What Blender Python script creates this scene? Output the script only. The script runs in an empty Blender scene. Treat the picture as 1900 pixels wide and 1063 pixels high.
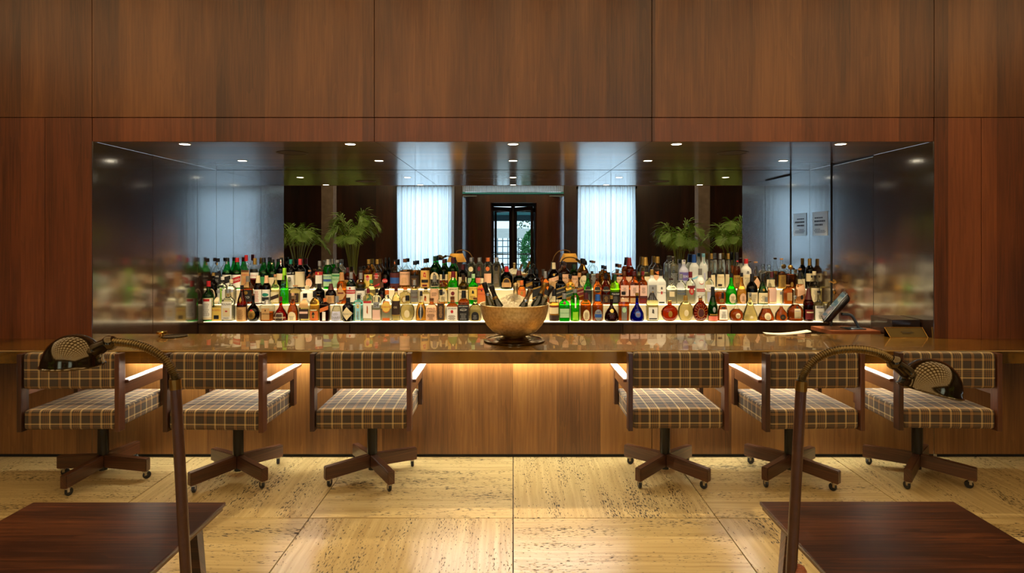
import bpy, bmesh, math, random
from mathutils import Vector, Matrix
random.seed(7)
scene = bpy.context.scene
COL = scene.collection
PI = math.pi

# ---------------------------------------------------------------- camera
F = 1100.0                       # focal length in pixels of the 1900 x 1063 frame
CX, CY = 952.0, 443.0            # vanishing point of the room in that frame
cam_d = bpy.data.cameras.new('camera')
cam_d.sensor_width = 36.0
cam_d.lens = F * 36.0 / 1900.0
cam_d.shift_x = (950.0 - CX) / 1900.0
cam_d.shift_y = (CY - 531.5) / 1900.0
cam_d.clip_start = 0.05
cam = bpy.data.objects.new('camera', cam_d)
cam.location = (0, 0, 1.5)
cam.rotation_euler = (PI / 2, 0, 0)
COL.objects.link(cam)
scene.camera = cam

# ---------------------------------------------------------------- sky, lights, exposure
world = bpy.data.worlds.new('sky')
scene.world = world
world.use_nodes = True
bg = world.node_tree.nodes['Background']
bg.inputs['Color'].default_value = (0.78, 0.9, 1.0, 1)
bg.inputs['Strength'].default_value = 3.0
scene.view_settings.view_transform = 'Standard'
scene.view_settings.look = 'None'
scene.view_settings.gamma = 1.0
scene.view_settings.use_curve_mapping = False
scene.view_settings.exposure = 0.0
cy = scene.cycles
cy.max_bounces = 9; cy.diffuse_bounces = 2; cy.glossy_bounces = 5
cy.transmission_bounces = 8; cy.transparent_max_bounces = 24
cy.caustics_reflective = False; cy.caustics_refractive = False
cy.sample_clamp_indirect = 6.0
cy.blur_glossy = 0.5
cy.use_denoising = True
cy.use_adaptive_sampling = True; cy.adaptive_threshold = 0.03

E_CEIL = 2.95      # luminous ceiling squares
E_STEP = 2.1      # lit display steps
E_LED = 105.0     # strip under the bar top
E_DAY = 72.0     # daylight at each window (W)
E_SPOT = 105.0      # recessed lights of the bar niche (W)

def area_light(name, loc, rot, sx, sy, power, color):
    l = bpy.data.lights.new(name, 'AREA'); l.shape = 'RECTANGLE'
    l.size = sx; l.size_y = sy; l.spread = math.radians(110); l.energy = power; l.color = color
    o = bpy.data.objects.new(name, l); o.location = loc; o.rotation_euler = rot
    COL.objects.link(o); return o
DAY = (0.62, 0.81, 1.0)
for nm, x0, x1 in (('window_daylight', -3.41, -1.74), ('window_daylight', 1.84, 3.6)):
    area_light(nm, ((x0 + x1) / 2, -6.45, 1.5), (PI / 2, 0, 0), x1 - x0, 2.9, E_DAY, DAY)

# ---------------------------------------------------------------- colour and material helpers
def lin(c):
    c = c / 255.0
    return c / 12.92 if c <= 0.04045 else ((c + 0.055) / 1.055) ** 2.4
def rgb(r, g, b): return (lin(r), lin(g), lin(b))
def c4(c): return (c[0], c[1], c[2], 1.0)

MATS = {}
def new_mat(name):
    m = bpy.data.materials.new(name); m.use_nodes = True
    nt = m.node_tree
    return m, nt, nt.nodes['Principled BSDF'], nt.nodes, nt.links
def plain(name, color, rough=0.5, metal=0.0, coat=0.0, ior=1.5, emit=None, estr=0.0, noise=0.0, nscale=40.0, bump=0.0):
    if name in MATS: return MATS[name]
    m, nt, b, N, L = new_mat(name)
    b.inputs['Base Color'].default_value = c4(color)
    b.inputs['Roughness'].default_value = rough
    b.inputs['Metallic'].default_value = metal
    b.inputs['IOR'].default_value = ior
    b.inputs['Coat Weight'].default_value = coat
    b.inputs['Coat Roughness'].default_value = 0.05
    if emit:
        b.inputs['Emission Color'].default_value = c4(emit)
        b.inputs['Emission Strength'].default_value = estr
    if noise or bump:
        tc = N.new('ShaderNodeTexCoord'); n = N.new('ShaderNodeTexNoise')
        n.inputs['Scale'].default_value = nscale; n.inputs['Detail'].default_value = 6
        L.new(tc.outputs['Object'], n.inputs['Vector'])
        if noise:
            mx = N.new('ShaderNodeMix'); mx.data_type = 'RGBA'; mx.blend_type = 'MULTIPLY'
            mx.inputs['Factor'].default_value = noise
            mx.inputs['A'].default_value = c4(color)
            rp = N.new('ShaderNodeValToRGB')
            rp.color_ramp.elements[0].position = 0.3; rp.color_ramp.elements[1].position = 0.7
            rp.color_ramp.elements[0].color = (0.25, 0.25, 0.25, 1); rp.color_ramp.elements[1].color = (1.3, 1.3, 1.3, 1)
            L.new(n.outputs['Fac'], rp.inputs['Fac']); L.new(rp.outputs['Color'], mx.inputs['B'])
            L.new(mx.outputs['Result'], b.inputs['Base Color'])
        if bump:
            bp = N.new('ShaderNodeBump'); bp.inputs['Strength'].default_value = bump; bp.inputs['Distance'].default_value = 0.01
            L.new(n.outputs['Fac'], bp.inputs['Height']); L.new(bp.outputs['Normal'], b.inputs['Normal'])
    MATS[name] = m
    return m

def math_node(N, L, op, a, b=None):
    n = N.new('ShaderNodeMath'); n.operation = op
    for i, v in enumerate((a, b)):
        if v is None: continue
        if isinstance(v, (int, float)): n.inputs[i].default_value = v
        else: L.new(v, n.inputs[i])
    return n.outputs[0]

def wood(name, dark, mid, light, axis=2, leaf=0.335, rough=0.4, coat=0.0, coat_rough=0.1, ior=1.5, grain=1.0, bump=0.05, tone=0.25, coat_ior=1.5):
    """veneer with grain along the given axis, in leaves of the given width"""
    if name in MATS: return MATS[name]
    m, nt, b, N, L = new_mat(name)
    tc = N.new('ShaderNodeTexCoord'); sx = N.new('ShaderNodeSeparateXYZ')
    L.new(tc.outputs['Object'], sx.inputs[0])
    ax = [sx.outputs[0], sx.outputs[1], sx.outputs[2]]
    al = ax[axis]; oth = [a for i, a in enumerate(ax) if i != axis]
    acr = math_node(N, L, 'ADD', oth[0], math_node(N, L, 'MULTIPLY', oth[1], 0.83))
    lf = math_node(N, L, 'FLOOR', math_node(N, L, 'DIVIDE', acr, leaf))
    wn = N.new('ShaderNodeTexWhiteNoise'); wn.noise_dimensions = '1D'; L.new(lf, wn.inputs['W'])
    def stretch(sa, sc, off):
        c = N.new('ShaderNodeCombineXYZ')
        L.new(math_node(N, L, 'ADD', math_node(N, L, 'MULTIPLY', acr, sc), off), c.inputs[0])
        L.new(math_node(N, L, 'MULTIPLY', al, sa), c.inputs[2])
        L.new(math_node(N, L, 'MULTIPLY', wn.outputs['Value'], 1.7), c.inputs[1])
        return c.outputs[0]
    n1 = N.new('ShaderNodeTexNoise'); n1.inputs['Scale'].default_value = 1; n1.inputs['Detail'].default_value = 3
    L.new(stretch(0.55, 7.0 * grain, 0.0), n1.inputs['Vector'])
    n2 = N.new('ShaderNodeTexNoise'); n2.inputs['Scale'].default_value = 1; n2.inputs['Detail'].default_value = 3.5; n2.inputs['Roughness'].default_value = 0.65
    L.new(stretch(2.5, 95.0 * grain, 3.1), n2.inputs['Vector'])
    n3 = N.new('ShaderNodeTexNoise'); n3.inputs['Scale'].default_value = 1; n3.inputs['Detail'].default_value = 1
    L.new(stretch(1.1, 2.2 * grain, 9.1), n3.inputs['Vector'])
    wv = math_node(N, L, 'FRACT', math_node(N, L, 'MULTIPLY', n1.outputs['Fac'], 9.0))
    f = math_node(N, L, 'ADD', math_node(N, L, 'MULTIPLY', n1.outputs['Fac'], 0.55), math_node(N, L, 'MULTIPLY', n2.outputs['Fac'], 0.45))
    f = math_node(N, L, 'ADD', f, math_node(N, L, 'MULTIPLY', math_node(N, L, 'SUBTRACT', wv, 0.5), 0.07))
    f = math_node(N, L, 'ADD', f, math_node(N, L, 'MULTIPLY', math_node(N, L, 'SUBTRACT', n3.outputs['Fac'], 0.5), 0.35))
    f = math_node(N, L, 'ADD', f, math_node(N, L, 'MULTIPLY', math_node(N, L, 'SUBTRACT', wn.outputs['Value'], 0.5), tone))
    rp = N.new('ShaderNodeValToRGB'); e = rp.color_ramp.elements
    e[0].position = 0.28; e[0].color = c4(dark); e[1].position = 0.74; e[1].color = c4(light)
    k = e.new(0.5); k.color = c4(mid)
    L.new(f, rp.inputs['Fac']); L.new(rp.outputs['Color'], b.inputs['Base Color'])
    b.inputs['Roughness'].default_value = rough; b.inputs['IOR'].default_value = ior
    b.inputs['Coat Weight'].default_value = coat; b.inputs['Coat Roughness'].default_value = coat_rough; b.inputs['Coat IOR'].default_value = coat_ior
    bp = N.new('ShaderNodeBump'); bp.inputs['Strength'].default_value = bump; bp.inputs['Distance'].default_value = 0.002
    L.new(n2.outputs['Fac'], bp.inputs['Height']); L.new(bp.outputs['Normal'], b.inputs['Normal'])
    if coat:
        bq = N.new('ShaderNodeBump'); bq.inputs['Strength'].default_value = bump * 0.5; bq.inputs['Distance'].default_value = 0.01
        L.new(n1.outputs['Fac'], bq.inputs['Height']); L.new(bq.outputs['Normal'], b.inputs['Coat Normal'])
    MATS[name] = m
    return m

def travertine(name, along):
    m, nt, b, N, L = new_mat(name)
    tc = N.new('ShaderNodeTexCoord'); oi = N.new('ShaderNodeObjectInfo')
    off = N.new('ShaderNodeVectorMath'); off.operation = 'SCALE'; off.inputs[0].default_value = (37.0, 53.0, 11.0)
    L.new(oi.outputs['Random'], off.inputs['Scale'])
    ad = N.new('ShaderNodeVectorMath'); L.new(tc.outputs['Object'], ad.inputs[0]); L.new(off.outputs[0], ad.inputs[1])
    def mapped(sl, sc, warp=0.0):
        mp = N.new('ShaderNodeMapping'); mp.inputs['Scale'].default_value = (sl, sc, 1) if along == 0 else (sc, sl, 1)
        src = ad.outputs[0]
        if warp:
            nz = N.new('ShaderNodeTexNoise'); nz.inputs['Scale'].default_value = 2.2; nz.inputs['Detail'].default_value = 2
            L.new(ad.outputs[0], nz.inputs['Vector'])
            v = N.new('ShaderNodeVectorMath'); v.operation = 'MULTIPLY_ADD'
            L.new(nz.outputs['Color'], v.inputs[0]); v.inputs[1].default_value = (warp, warp, 0); L.new(ad.outputs[0], v.inputs[2])
            src = v.outputs[0]
        L.new(src, mp.inputs['Vector']); return mp.outputs[0]
    n1 = N.new('ShaderNodeTexNoise'); n1.inputs['Scale'].default_value = 1; n1.inputs['Detail'].default_value = 6
    L.new(mapped(1.6, 46, 0.05), n1.inputs['Vector'])
    n2 = N.new('ShaderNodeTexNoise'); n2.inputs['Scale'].default_value = 1; n2.inputs['Detail'].default_value = 4; n2.inputs['Roughness'].default_value = 0.6
    L.new(mapped(34, 130, 0.04), n2.inputs['Vector'])
    n3 = N.new('ShaderNodeTexNoise'); n3.inputs['Scale'].default_value = 1; n3.inputs['Detail'].default_value = 2
    L.new(mapped(1.3, 9, 0.1), n3.inputs['Vector'])
    rp = N.new('ShaderNodeValToRGB'); e = rp.color_ramp.elements
    e[0].position = 0.3; e[0].color = c4(rgb(168, 140, 88)); e[1].position = 0.68; e[1].color = c4(rgb(200, 176, 122))
    L.new(n1.outputs['Fac'], rp.inputs['Fac'])
    pit = math_node(N, L, 'ADD', n2.outputs['Fac'], math_node(N, L, 'MULTIPLY', math_node(N, L, 'SUBTRACT', n3.outputs['Fac'], 0.5), 0.42))
    pr = N.new('ShaderNodeValToRGB'); q = pr.color_ramp.elements
    q[0].position = 0.585; q[0].color = (0, 0, 0, 1); q[1].position = 0.665; q[1].color = (1, 1, 1, 1)
    L.new(pit, pr.inputs['Fac'])
    mx = N.new('ShaderNodeMix'); mx.data_type = 'RGBA'
    L.new(pr.outputs['Color'], mx.inputs['Factor']); L.new(rp.outputs['Color'], mx.inputs['A']); mx.inputs['B'].default_value = c4(rgb(46, 35, 22))
    L.new(mx.outputs['Result'], b.inputs['Base Color'])
    rr = N.new('ShaderNodeMapRange'); rr.inputs['To Min'].default_value = 0.3; rr.inputs['To Max'].default_value = 0.75
    L.new(pr.outputs['Color'], rr.inputs['Value']); L.new(rr.outputs[0], b.inputs['Roughness'])
    bp = N.new('ShaderNodeBump'); bp.invert = True; bp.inputs['Strength'].default_value = 0.35; bp.inputs['Distance'].default_value = 0.003
    L.new(pr.outputs['Color'], bp.inputs['Height']); L.new(bp.outputs['Normal'], b.inputs['Normal'])
    return m

def plaid(name):
    m, nt, b, N, L = new_mat(name)
    uv = N.new('ShaderNodeUVMap'); sx = N.new('ShaderNodeSeparateXYZ'); L.new(uv.outputs[0], sx.inputs[0])
    BASE, TAN, CRM, BLK = rgb(64, 53, 41), rgb(136, 100, 56), rgb(186, 156, 102), rgb(22, 18, 16)
    stops = [(0.0, BLK), (0.02, TAN), (0.12, BLK), (0.14, BASE), (0.37, CRM), (0.43, BASE), (0.49, TAN), (0.515, BASE),
             (0.555, TAN), (0.58, BASE), (0.62, TAN), (0.645, BASE), (0.69, CRM), (0.75, BASE)]
    outs = []
    for i, per in ((0, 0.176), (1, 0.158)):
        fr = math_node(N, L, 'FRACT', math_node(N, L, 'ADD', math_node(N, L, 'DIVIDE', sx.outputs[i], per), 10.35 if i == 0 else 10.02))
        rp = N.new('ShaderNodeValToRGB'); rp.color_ramp.interpolation = 'CONSTANT'
        e = rp.color_ramp.elements
        e[0].position, e[0].color = stops[0][0], c4(stops[0][1]); e[1].position, e[1].color = stops[-1][0], c4(stops[-1][1])
        for p, c in stops[1:-1]:
            k = e.new(p); k.color = c4(c)
        L.new(fr, rp.inputs['Fac']); outs.append(rp.outputs['Color'])
    mx = N.new('ShaderNodeMix'); mx.data_type = 'RGBA'; mx.inputs['Factor'].default_value = 0.45
    L.new(outs[0], mx.inputs['A']); L.new(outs[1], mx.inputs['B'])
    sc = N.new('ShaderNodeMix'); sc.data_type = 'RGBA'; sc.blend_type = 'SCREEN'; sc.inputs['Factor'].default_value = 0.12
    L.new(mx.outputs['Result'], sc.inputs['A']); L.new(outs[1], sc.inputs['B'])
    nz = N.new('ShaderNodeTexNoise'); nz.inputs['Scale'].default_value = 900; nz.inputs['Detail'].default_value = 2
    L.new(uv.outputs[0], nz.inputs['Vector'])
    bp = N.new('ShaderNodeBump'); bp.inputs['Strength'].default_value = 0.25; bp.inputs['Distance'].default_value = 0.002
    L.new(nz.outputs['Fac'], bp.inputs['Height']); L.new(bp.outputs['Normal'], b.inputs['Normal'])
    L.new(sc.outputs['Result'], b.inputs['Base Color'])
    b.inputs['Roughness'].default_value = 0.9; b.inputs['Sheen Weight'].default_value = 0.04
    return m

def thin_glass(name, tint, gloss=0.04, fac=1.0, edge=0.12):
    """wall of a bottle or a pane: tinted clear pass-through with a Fresnel reflection"""
    if name in MATS: return MATS[name]
    m, nt, b, N, L = new_mat(name)
    N.remove(b); out = N['Material Output']
    t = N.new('ShaderNodeBsdfTransparent')
    lw = N.new('ShaderNodeLayerWeight'); lw.inputs['Blend'].default_value = 0.5      # longer way through the glass at the edges
    cm = N.new('ShaderNodeMix'); cm.data_type = 'RGBA'; cm.inputs['A'].default_value = c4(tint); cm.inputs['B'].default_value = c4([edge * q * q for q in tint])
    L.new(math_node(N, L, 'POWER', lw.outputs['Facing'], 3.0), cm.inputs['Factor']); L.new(cm.outputs['Result'], t.inputs[0])
    g = N.new('ShaderNodeBsdfGlossy'); g.inputs['Roughness'].default_value = gloss
    fr = N.new('ShaderNodeFresnel'); ge = N.new('ShaderNodeNewGeometry')
    L.new(math_node(N, L, 'SUBTRACT', 1.5, math_node(N, L, 'MULTIPLY', ge.outputs['Backfacing'], 1.5 - 1 / 1.5)), fr.inputs['IOR'])   # same reflection from both sides of the wall
    mx = N.new('ShaderNodeMixShader'); L.new(math_node(N, L, 'MULTIPLY', fr.outputs[0], fac), mx.inputs[0])
    L.new(t.outputs[0], mx.inputs[1]); L.new(g.outputs[0], mx.inputs[2]); L.new(mx.outputs[0], out.inputs['Surface'])
    MATS[name] = m; return m
def liquid_mat(name, tint):
    if name in MATS: return MATS[name]
    m, nt, b, N, L = new_mat(name)
    N.remove(b); out = N['Material Output']
    r = N.new('ShaderNodeBsdfRefraction'); r.inputs['Color'].default_value = c4(tint); r.inputs['IOR'].default_value = 1.33; r.inputs['Roughness'].default_value = 0.0
    t = N.new('ShaderNodeBsdfTranslucent'); t.inputs['Color'].default_value = c4(tint)
    mx = N.new('ShaderNodeMixShader'); mx.inputs[0].default_value = 0.1
    L.new(r.outputs[0], mx.inputs[1]); L.new(t.outputs[0], mx.inputs[2]); L.new(mx.outputs[0], out.inputs['Surface'])
    MATS[name] = m; return m
def milky(name, tint, tr=0.55, rough=0.35):
    if name in MATS: return MATS[name]
    m, nt, b, N, L = new_mat(name); out = N['Material Output']
    b.inputs['Base Color'].default_value = c4(tint); b.inputs['Roughness'].default_value = rough
    t = N.new('ShaderNodeBsdfTranslucent'); t.inputs['Color'].default_value = c4(tint)
    mx = N.new('ShaderNodeMixShader'); mx.inputs[0].default_value = tr
    L.new(b.outputs[0], mx.inputs[1]); L.new(t.outputs[0], mx.inputs[2]); L.new(mx.outputs[0], out.inputs['Surface'])
    MATS[name] = m; return m
def glow(name, color, strength, base=(0.8, 0.8, 0.78)):
    if name in MATS: return MATS[name]
    m, nt, b, N, L = new_mat(name)
    b.inputs['Base Color'].default_value = c4(base)
    b.inputs['Emission Color'].default_value = c4(color); b.inputs['Emission Strength'].default_value = strength
    b.inputs['Roughness'].default_value = 0.3
    MATS[name] = m; return m

# ---------------------------------------------------------------- mesh helpers
def link(name, me, mat, parent=None, smooth=False, loc=None):
    if smooth:
        me.polygons.foreach_set('use_smooth', [True] * len(me.polygons))
    if mat is not None:
        for q in (mat if isinstance(mat, (list, tuple)) else [mat]): me.materials.append(q)
    o = bpy.data.objects.new(name, me); COL.objects.link(o)
    if parent: o.parent = parent
    if loc: o.location = loc
    return o
def from_py(name, v, f, mat, parent=None, smooth=False, loc=None):
    me = bpy.data.meshes.new(name); me.from_pydata([tuple(p) for p in v], [], f); me.update()
    return link(name, me, mat, parent, smooth, loc)
def from_bm(name, bm, mat, parent=None, smooth=False, loc=None):
    bmesh.ops.recalc_face_normals(bm, faces=bm.faces)
    me = bpy.data.meshes.new(name); bm.to_mesh(me); bm.free()
    return link(name, me, mat, parent, smooth, loc)
def bm_box(bm, x0, x1, y0, y1, z0, z1, M=None):
    vs = [bm.verts.new((x, y, z)) for x in (x0, x1) for y in (y0, y1) for z in (z0, z1)]
    fs = [bm.faces.new([vs[i] for i in q]) for q in ((0, 1, 3, 2), (4, 6, 7, 5), (0, 4, 5, 1), (2, 3, 7, 6), (0, 2, 6, 4), (1, 5, 7, 3))]
    if M is not None:
        for v in vs: v.co = M @ v.co
    return vs, fs
def box(name, x0, x1, y0, y1, z0, z1, mat, parent=None, bevel=0.0, seg=2, loc=None, M=None, smooth=False):
    bm = bmesh.new(); bm_box(bm, x0, x1, y0, y1, z0, z1)
    if bevel: bmesh.ops.bevel(bm, geom=list(bm.edges), offset=bevel, segments=seg, affect='EDGES', profile=0.6)
    if M is not None: bm.transform(M)
    return from_bm(name, bm, mat, parent, smooth, loc)
def bm_lathe(bm, prof, n=24, M=None, close=False):
    rings = []
    for r, z in prof:
        ring = []
        for i in range(n):
            a = 2 * PI * i / n
            p = Vector((r * math.cos(a), r * math.sin(a), z))
            ring.append(bm.verts.new(M @ p if M is not None else p))
        rings.append(ring)
    for a, b in zip(rings, rings[1:]):
        for i in range(n): bm.faces.new((a[i], a[(i + 1) % n], b[(i + 1) % n], b[i]))
    if close:
        for i in range(n): bm.faces.new((rings[-1][i], rings[-1][(i + 1) % n], rings[0][(i + 1) % n], rings[0][i]))
    else:
        if prof[0][0] > 1e-6: bm.faces.new(rings[0][::-1])
        if prof[-1][0] > 1e-6: bm.faces.new(rings[-1])
def lathe(name, prof, mat, parent=None, n=24, M=None, loc=None, close=False, smooth=True):
    bm = bmesh.new(); bm_lathe(bm, prof, n, M, close)
    bmesh.ops.remove_doubles(bm, verts=bm.verts, dist=1e-6)
    o = from_bm(name, bm, mat, parent, smooth, loc)
    if smooth: sharp(o)
    return o
def sharp(o, deg=38):
    o.data.set_sharp_from_angle(angle=math.radians(deg))
def bm_tube(bm, pts, rad, n=10):
    pts = [Vector(p) for p in pts]
    R = rad if callable(rad) else (lambda t: rad)
    prev = None; rings = []
    for i, p in enumerate(pts):
        t = (pts[min(i + 1, len(pts) - 1)] - pts[max(i - 1, 0)]).normalized()
        if prev is None:
            prev = t.orthogonal().normalized()
        prev = (prev - t * prev.dot(t)).normalized()
        q = t.cross(prev)
        r = R(i / (len(pts) - 1))
        rings.append([bm.verts.new(p + (prev * math.cos(2 * PI * k / n) + q * math.sin(2 * PI * k / n)) * r) for k in range(n)])
    for a, b in zip(rings, rings[1:]):
        for i in range(n): bm.faces.new((a[i], a[(i + 1) % n], b[(i + 1) % n], b[i]))
    bm.faces.new(rings[0][::-1]); bm.faces.new(rings[-1])
def tube(name, pts, rad, mat, parent=None, n=10, loc=None):
    bm = bmesh.new(); bm_tube(bm, pts, rad, n)
    o = from_bm(name, bm, mat, parent, True, loc); sharp(o, 50); return o
def bez(pts, n=40):
    """Catmull-Rom through points"""
    P = [Vector(p) for p in pts]; P = [2 * P[0] - P[1]] + P + [2 * P[-1] - P[-2]]
    out = []; segs = len(P) - 3
    for k in range(n + 1):
        u = k / n * segs; i = min(int(u), segs - 1); t = u - i
        a, b, c, d = P[i:i + 4]
        out.append(0.5 * ((2 * b) + (c - a) * t + (2 * a - 5 * b + 4 * c - d) * t * t + (3 * b - a - 3 * c + d) * t ** 3))
    return out
def grid_uv(me):
    """box-projected uv in metres"""
    uv = me.uv_layers.new(name='UVMap').data
    for p in me.polygons:
        n = p.normal; a = max(range(3), key=lambda i: abs(n[i]))
        for li in p.loop_indices:
            c = me.vertices[me.loops[li].vertex_index].co
            uv[li].uv = (c.y, c.z) if a == 0 else ((c.x, c.z) if a == 1 else (c.x, c.y * 0.9 + c.z))
def thing(name, label, cat, loc=(0, 0, 0), group=None, rz=0.0):
    o = bpy.data.objects.new(name, None); COL.objects.link(o)
    o.location = loc; o.rotation_euler = (0, 0, rz); o.empty_display_size = 0.1
    return tag(o, label, cat, group)
def tag(o, label, cat, group=None):
    o['label'] = label; o['category'] = cat
    if group: o['group'] = group
    return o
def struct(o):
    o['kind'] = 'structure'; return o
def struct_root(name, loc=(0, 0, 0)):
    o = bpy.data.objects.new(name, None); COL.objects.link(o); o.location = loc
    return struct(o)
def copy_tree(o, parent=None):
    c = o.copy(); COL.objects.link(c); c.parent = parent
    for ch in list(o.children): copy_tree(ch, c)
    return c
def at(px, py, d):
    """point at depth d seen at a pixel of the photograph"""
    return Vector(((px - CX) * d / F, d, 1.5 - (py - CY) * d / F))

# ---------------------------------------------------------------- room dimensions
YW = 4.07       # face of the bar wall
YM = 5.77       # mirror at the back of the niche
HW = 2.887      # half width of the niche
ZC = 2.17       # niche ceiling
ZB = 0.815      # bar top
PX = 0.953      # panel joints
ROOM_X, ROOM_Y, ROOM_Z = 7.0, -6.0, 3.55

M_WALL = wood('wall veneer', rgb(78, 43, 16), rgb(112, 66, 28), rgb(140, 88, 41), leaf=0.335, rough=0.42, coat=0.25, coat_rough=0.25, tone=0.22)
M_WALL2 = wood('wall veneer reddish', rgb(78, 41, 18), rgb(114, 61, 30), rgb(142, 80, 42), leaf=0.335, rough=0.42, coat=0.25, coat_rough=0.25, tone=0.2)
M_LACQ = wood('lacquered wood', rgb(38, 23, 16), rgb(52, 32, 22), rgb(72, 46, 32), leaf=0.34, rough=0.25, coat=1.0, coat_rough=0.12, bump=0.13, coat_ior=3.1)
M_LACQC = wood('lacquered ceiling wood', rgb(66, 40, 20), rgb(96, 60, 30), rgb(130, 84, 42), axis=0, leaf=0.34, rough=0.3, coat=1.0, coat_rough=0.12, bump=0.1, coat_ior=1.5)
M_BARW = wood('bar front veneer', rgb(88, 53, 20), rgb(124, 80, 36), rgb(154, 106, 52), leaf=0.3, rough=0.4, coat=0.3, coat_rough=0.2, tone=0.22)
M_DARKW = wood('dark cabinet wood', rgb(34, 22, 12), rgb(52, 34, 18), rgb(76, 52, 28), leaf=0.5, rough=0.3, coat=0.6, coat_rough=0.15)
M_REARW = wood('rear wall wood', rgb(34, 17, 10), rgb(56, 28, 15), rgb(80, 42, 24), leaf=0.5, rough=0.35, coat=0.5, coat_rough=0.15)
M_BLACK = plain('black gap', rgb(12, 9, 8), 0.7)
M_TRAV = [travertine('travertine grain across', 0), travertine('travertine grain in depth', 1)]
M_CEIL = plain('ceiling plaster', rgb(150, 120, 86), 0.8)
M_BRASSD = plain('aged brass', rgb(150, 116, 58), 0.3, 1.0)
M_GOLD = plain('polished brass', rgb(206, 160, 80), 0.18, 1.0)
M_CHROME = plain('chrome', rgb(200, 198, 192), 0.12, 1.0)

G = 0.002       # half joint
# floor: slabs with joints
floor = struct_root('floor')
box('floor_bed', -ROOM_X, ROOM_X, -9.0, 5.8, -0.12, -0.022, plain('floor bed', rgb(34, 26, 16), 0.8), floor)
T = 1.095
for i in range(-6, 6):
    for j in range(-8, 2):
        x0, y0 = i * T, 3.185 + (j - 1) * T
        y1 = min(y0 + T, YW + 0.02) if j == 1 else y0 + T
        if y1 <= y0: continue
        box('slab', x0 + 0.0028, x0 + T - 0.0028, y0 + 0.0028, y1 - 0.0028, -0.022, 0, M_TRAV[(i + j) % 2], floor)
# ceiling with luminous squares
ceiling = struct_root('ceiling')
box('ceiling_plate', -ROOM_X, ROOM_X, ROOM_Y - 0.2, YW + 0.1, ROOM_Z, ROOM_Z + 0.1, M_CEIL, ceiling)
M_CL = glow('luminous ceiling square', (1.0, 0.72, 0.38), E_CEIL)
me0 = None
for i in range(-9, 10):
    for j in range(0, 14):
        x, y = i * 0.58, 3.05 - j * 0.58
        if me0 is None:
            o = box('light_square', -0.175, 0.175, -0.175, 0.175, -0.02, 0.0, M_CL, ceiling, loc=(x, y, ROOM_Z)); me0 = o.data
        else:
            o = bpy.data.objects.new('light_square', me0); COL.objects.link(o); o.parent = ceiling; o.location = (x, y, ROOM_Z)
# bar wall panels
wf = struct_root('wall_front')
XS = [-ROOM_X, -4.83, -2.891, -PX, PX, 2.891, 4.83, ROOM_X]
for a, b in zip(XS, XS[1:]):
    box('panel', a + G, b - G, YW, YW + 0.03, 2.333 + G, ROOM_Z, M_WALL, wf, bevel=0.0012, seg=1)
for a, b in ((-2.891, -PX), (-PX, PX), (PX, 2.891)):
    box('lintel_panel', a + G, b - G, YW + 0.003, YW + 0.03, ZC - 0.002, 2.333 - G, M_WALL2, wf, bevel=0.0012, seg=1)
for s in (-1, 1):
    for a, b in ((2.891, 3.215), (3.215, 4.83), (4.83, ROOM_X)):
        x0, x1 = sorted((s * a, s * b))
        box('panel', x0 + G, x1 - G, YW, YW + 0.03, ZB - 0.01, 2.333 - G, M_WALL2, wf, bevel=0.0012, seg=1)
box('backing', -ROOM_X, ROOM_X, YW + 0.03, YW + 0.12, ZC + 0.05, ROOM_Z, M_BLACK, wf)
for s in (-1, 1):
    x0, x1 = sorted((s * (HW + 0.03), s * ROOM_X))
    box('backing', x0, x1, YW + 0.03, YW + 0.12, 0, ZC + 0.05, M_BLACK, wf)
# niche side walls
wl = struct_root('wall_left')
for a, b in ((YW, 4.75), (4.75, 5.42), (5.42, YM)):
    box('panel', -HW - 0.025, -HW, a + G, b - G, 0, ZC, M_LACQ, wl, bevel=0.001, seg=1)
box('backing', -HW - 0.06, -HW - 0.025, YW + 0.03, YM + 0.1, 0, ZC + 0.05, M_BLACK, wl)
wr = struct_root('wall_right')
for a, b in ((YW, 4.75), (5.39, YM)):
    box('panel', HW, HW + 0.025, a + G, b - G, 0, ZC, M_LACQ, wr, bevel=0.001, seg=1)
box('backing', HW + 0.03, HW + 0.06, YW + 0.03, YM + 0.1, 0, ZC + 0.05, M_BLACK, wr)
dr = struct_root('door_1', (HW, 5.06, 0))
box('door_leaf', 0.0, 0.025, -0.308, 0.30, 0.0, ZC - 0.012, M_LACQ, dr, bevel=0.001, seg=1)
box('door_jamb', -0.004, 0.028, 0.304, 0.327, 0, ZC, M_BLACK, dr)
bm = bmesh.new(); bm_lathe(bm, [(0.022, 0), (0.024, 0.004), (0.018, 0.008), (0.008, 0.01), (0.008, 0.045), (0.0, 0.045)], 16, Matrix.Translation((0, 0.265, 1.115)) @ Matrix.Rotation(-PI / 2, 4, 'Y'))
bm_tube(bm, bez([(-0.045, 0.265, 1.115), (-0.05, 0.23, 1.118), (-0.05, 0.18, 1.112), (-0.046, 0.145, 1.118)], 12), 0.0085, 8)
h = from_bm('lever_handle', bm, M_GOLD, dr, True); h['label'] = 'brass lever handle'
bm = bmesh.new(); bm_lathe(bm, [(0.018, 0), (0.019, 0.004), (0.012, 0.007), (0.0, 0.007)], 14, Matrix.Translation((0, 0.265, 1.02)) @ Matrix.Rotation(-PI / 2, 4, 'Y'))
from_bm('keyhole_plate', bm, M_GOLD, dr, True)
# niche ceiling
nc = struct_root('ceiling_niche')
for a, b in ((-HW, -PX), (-PX, PX), (PX, HW)):
    box('ceiling_panel', a + G, b - G, YW + 0.03, YM - G, ZC, ZC + 0.02, M_LACQC, nc, bevel=0.001, seg=1)
box('backing', -HW, HW, YW + 0.03, YM + 0.05, ZC + 0.02, ZC + 0.05, M_BLACK, nc)
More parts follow.
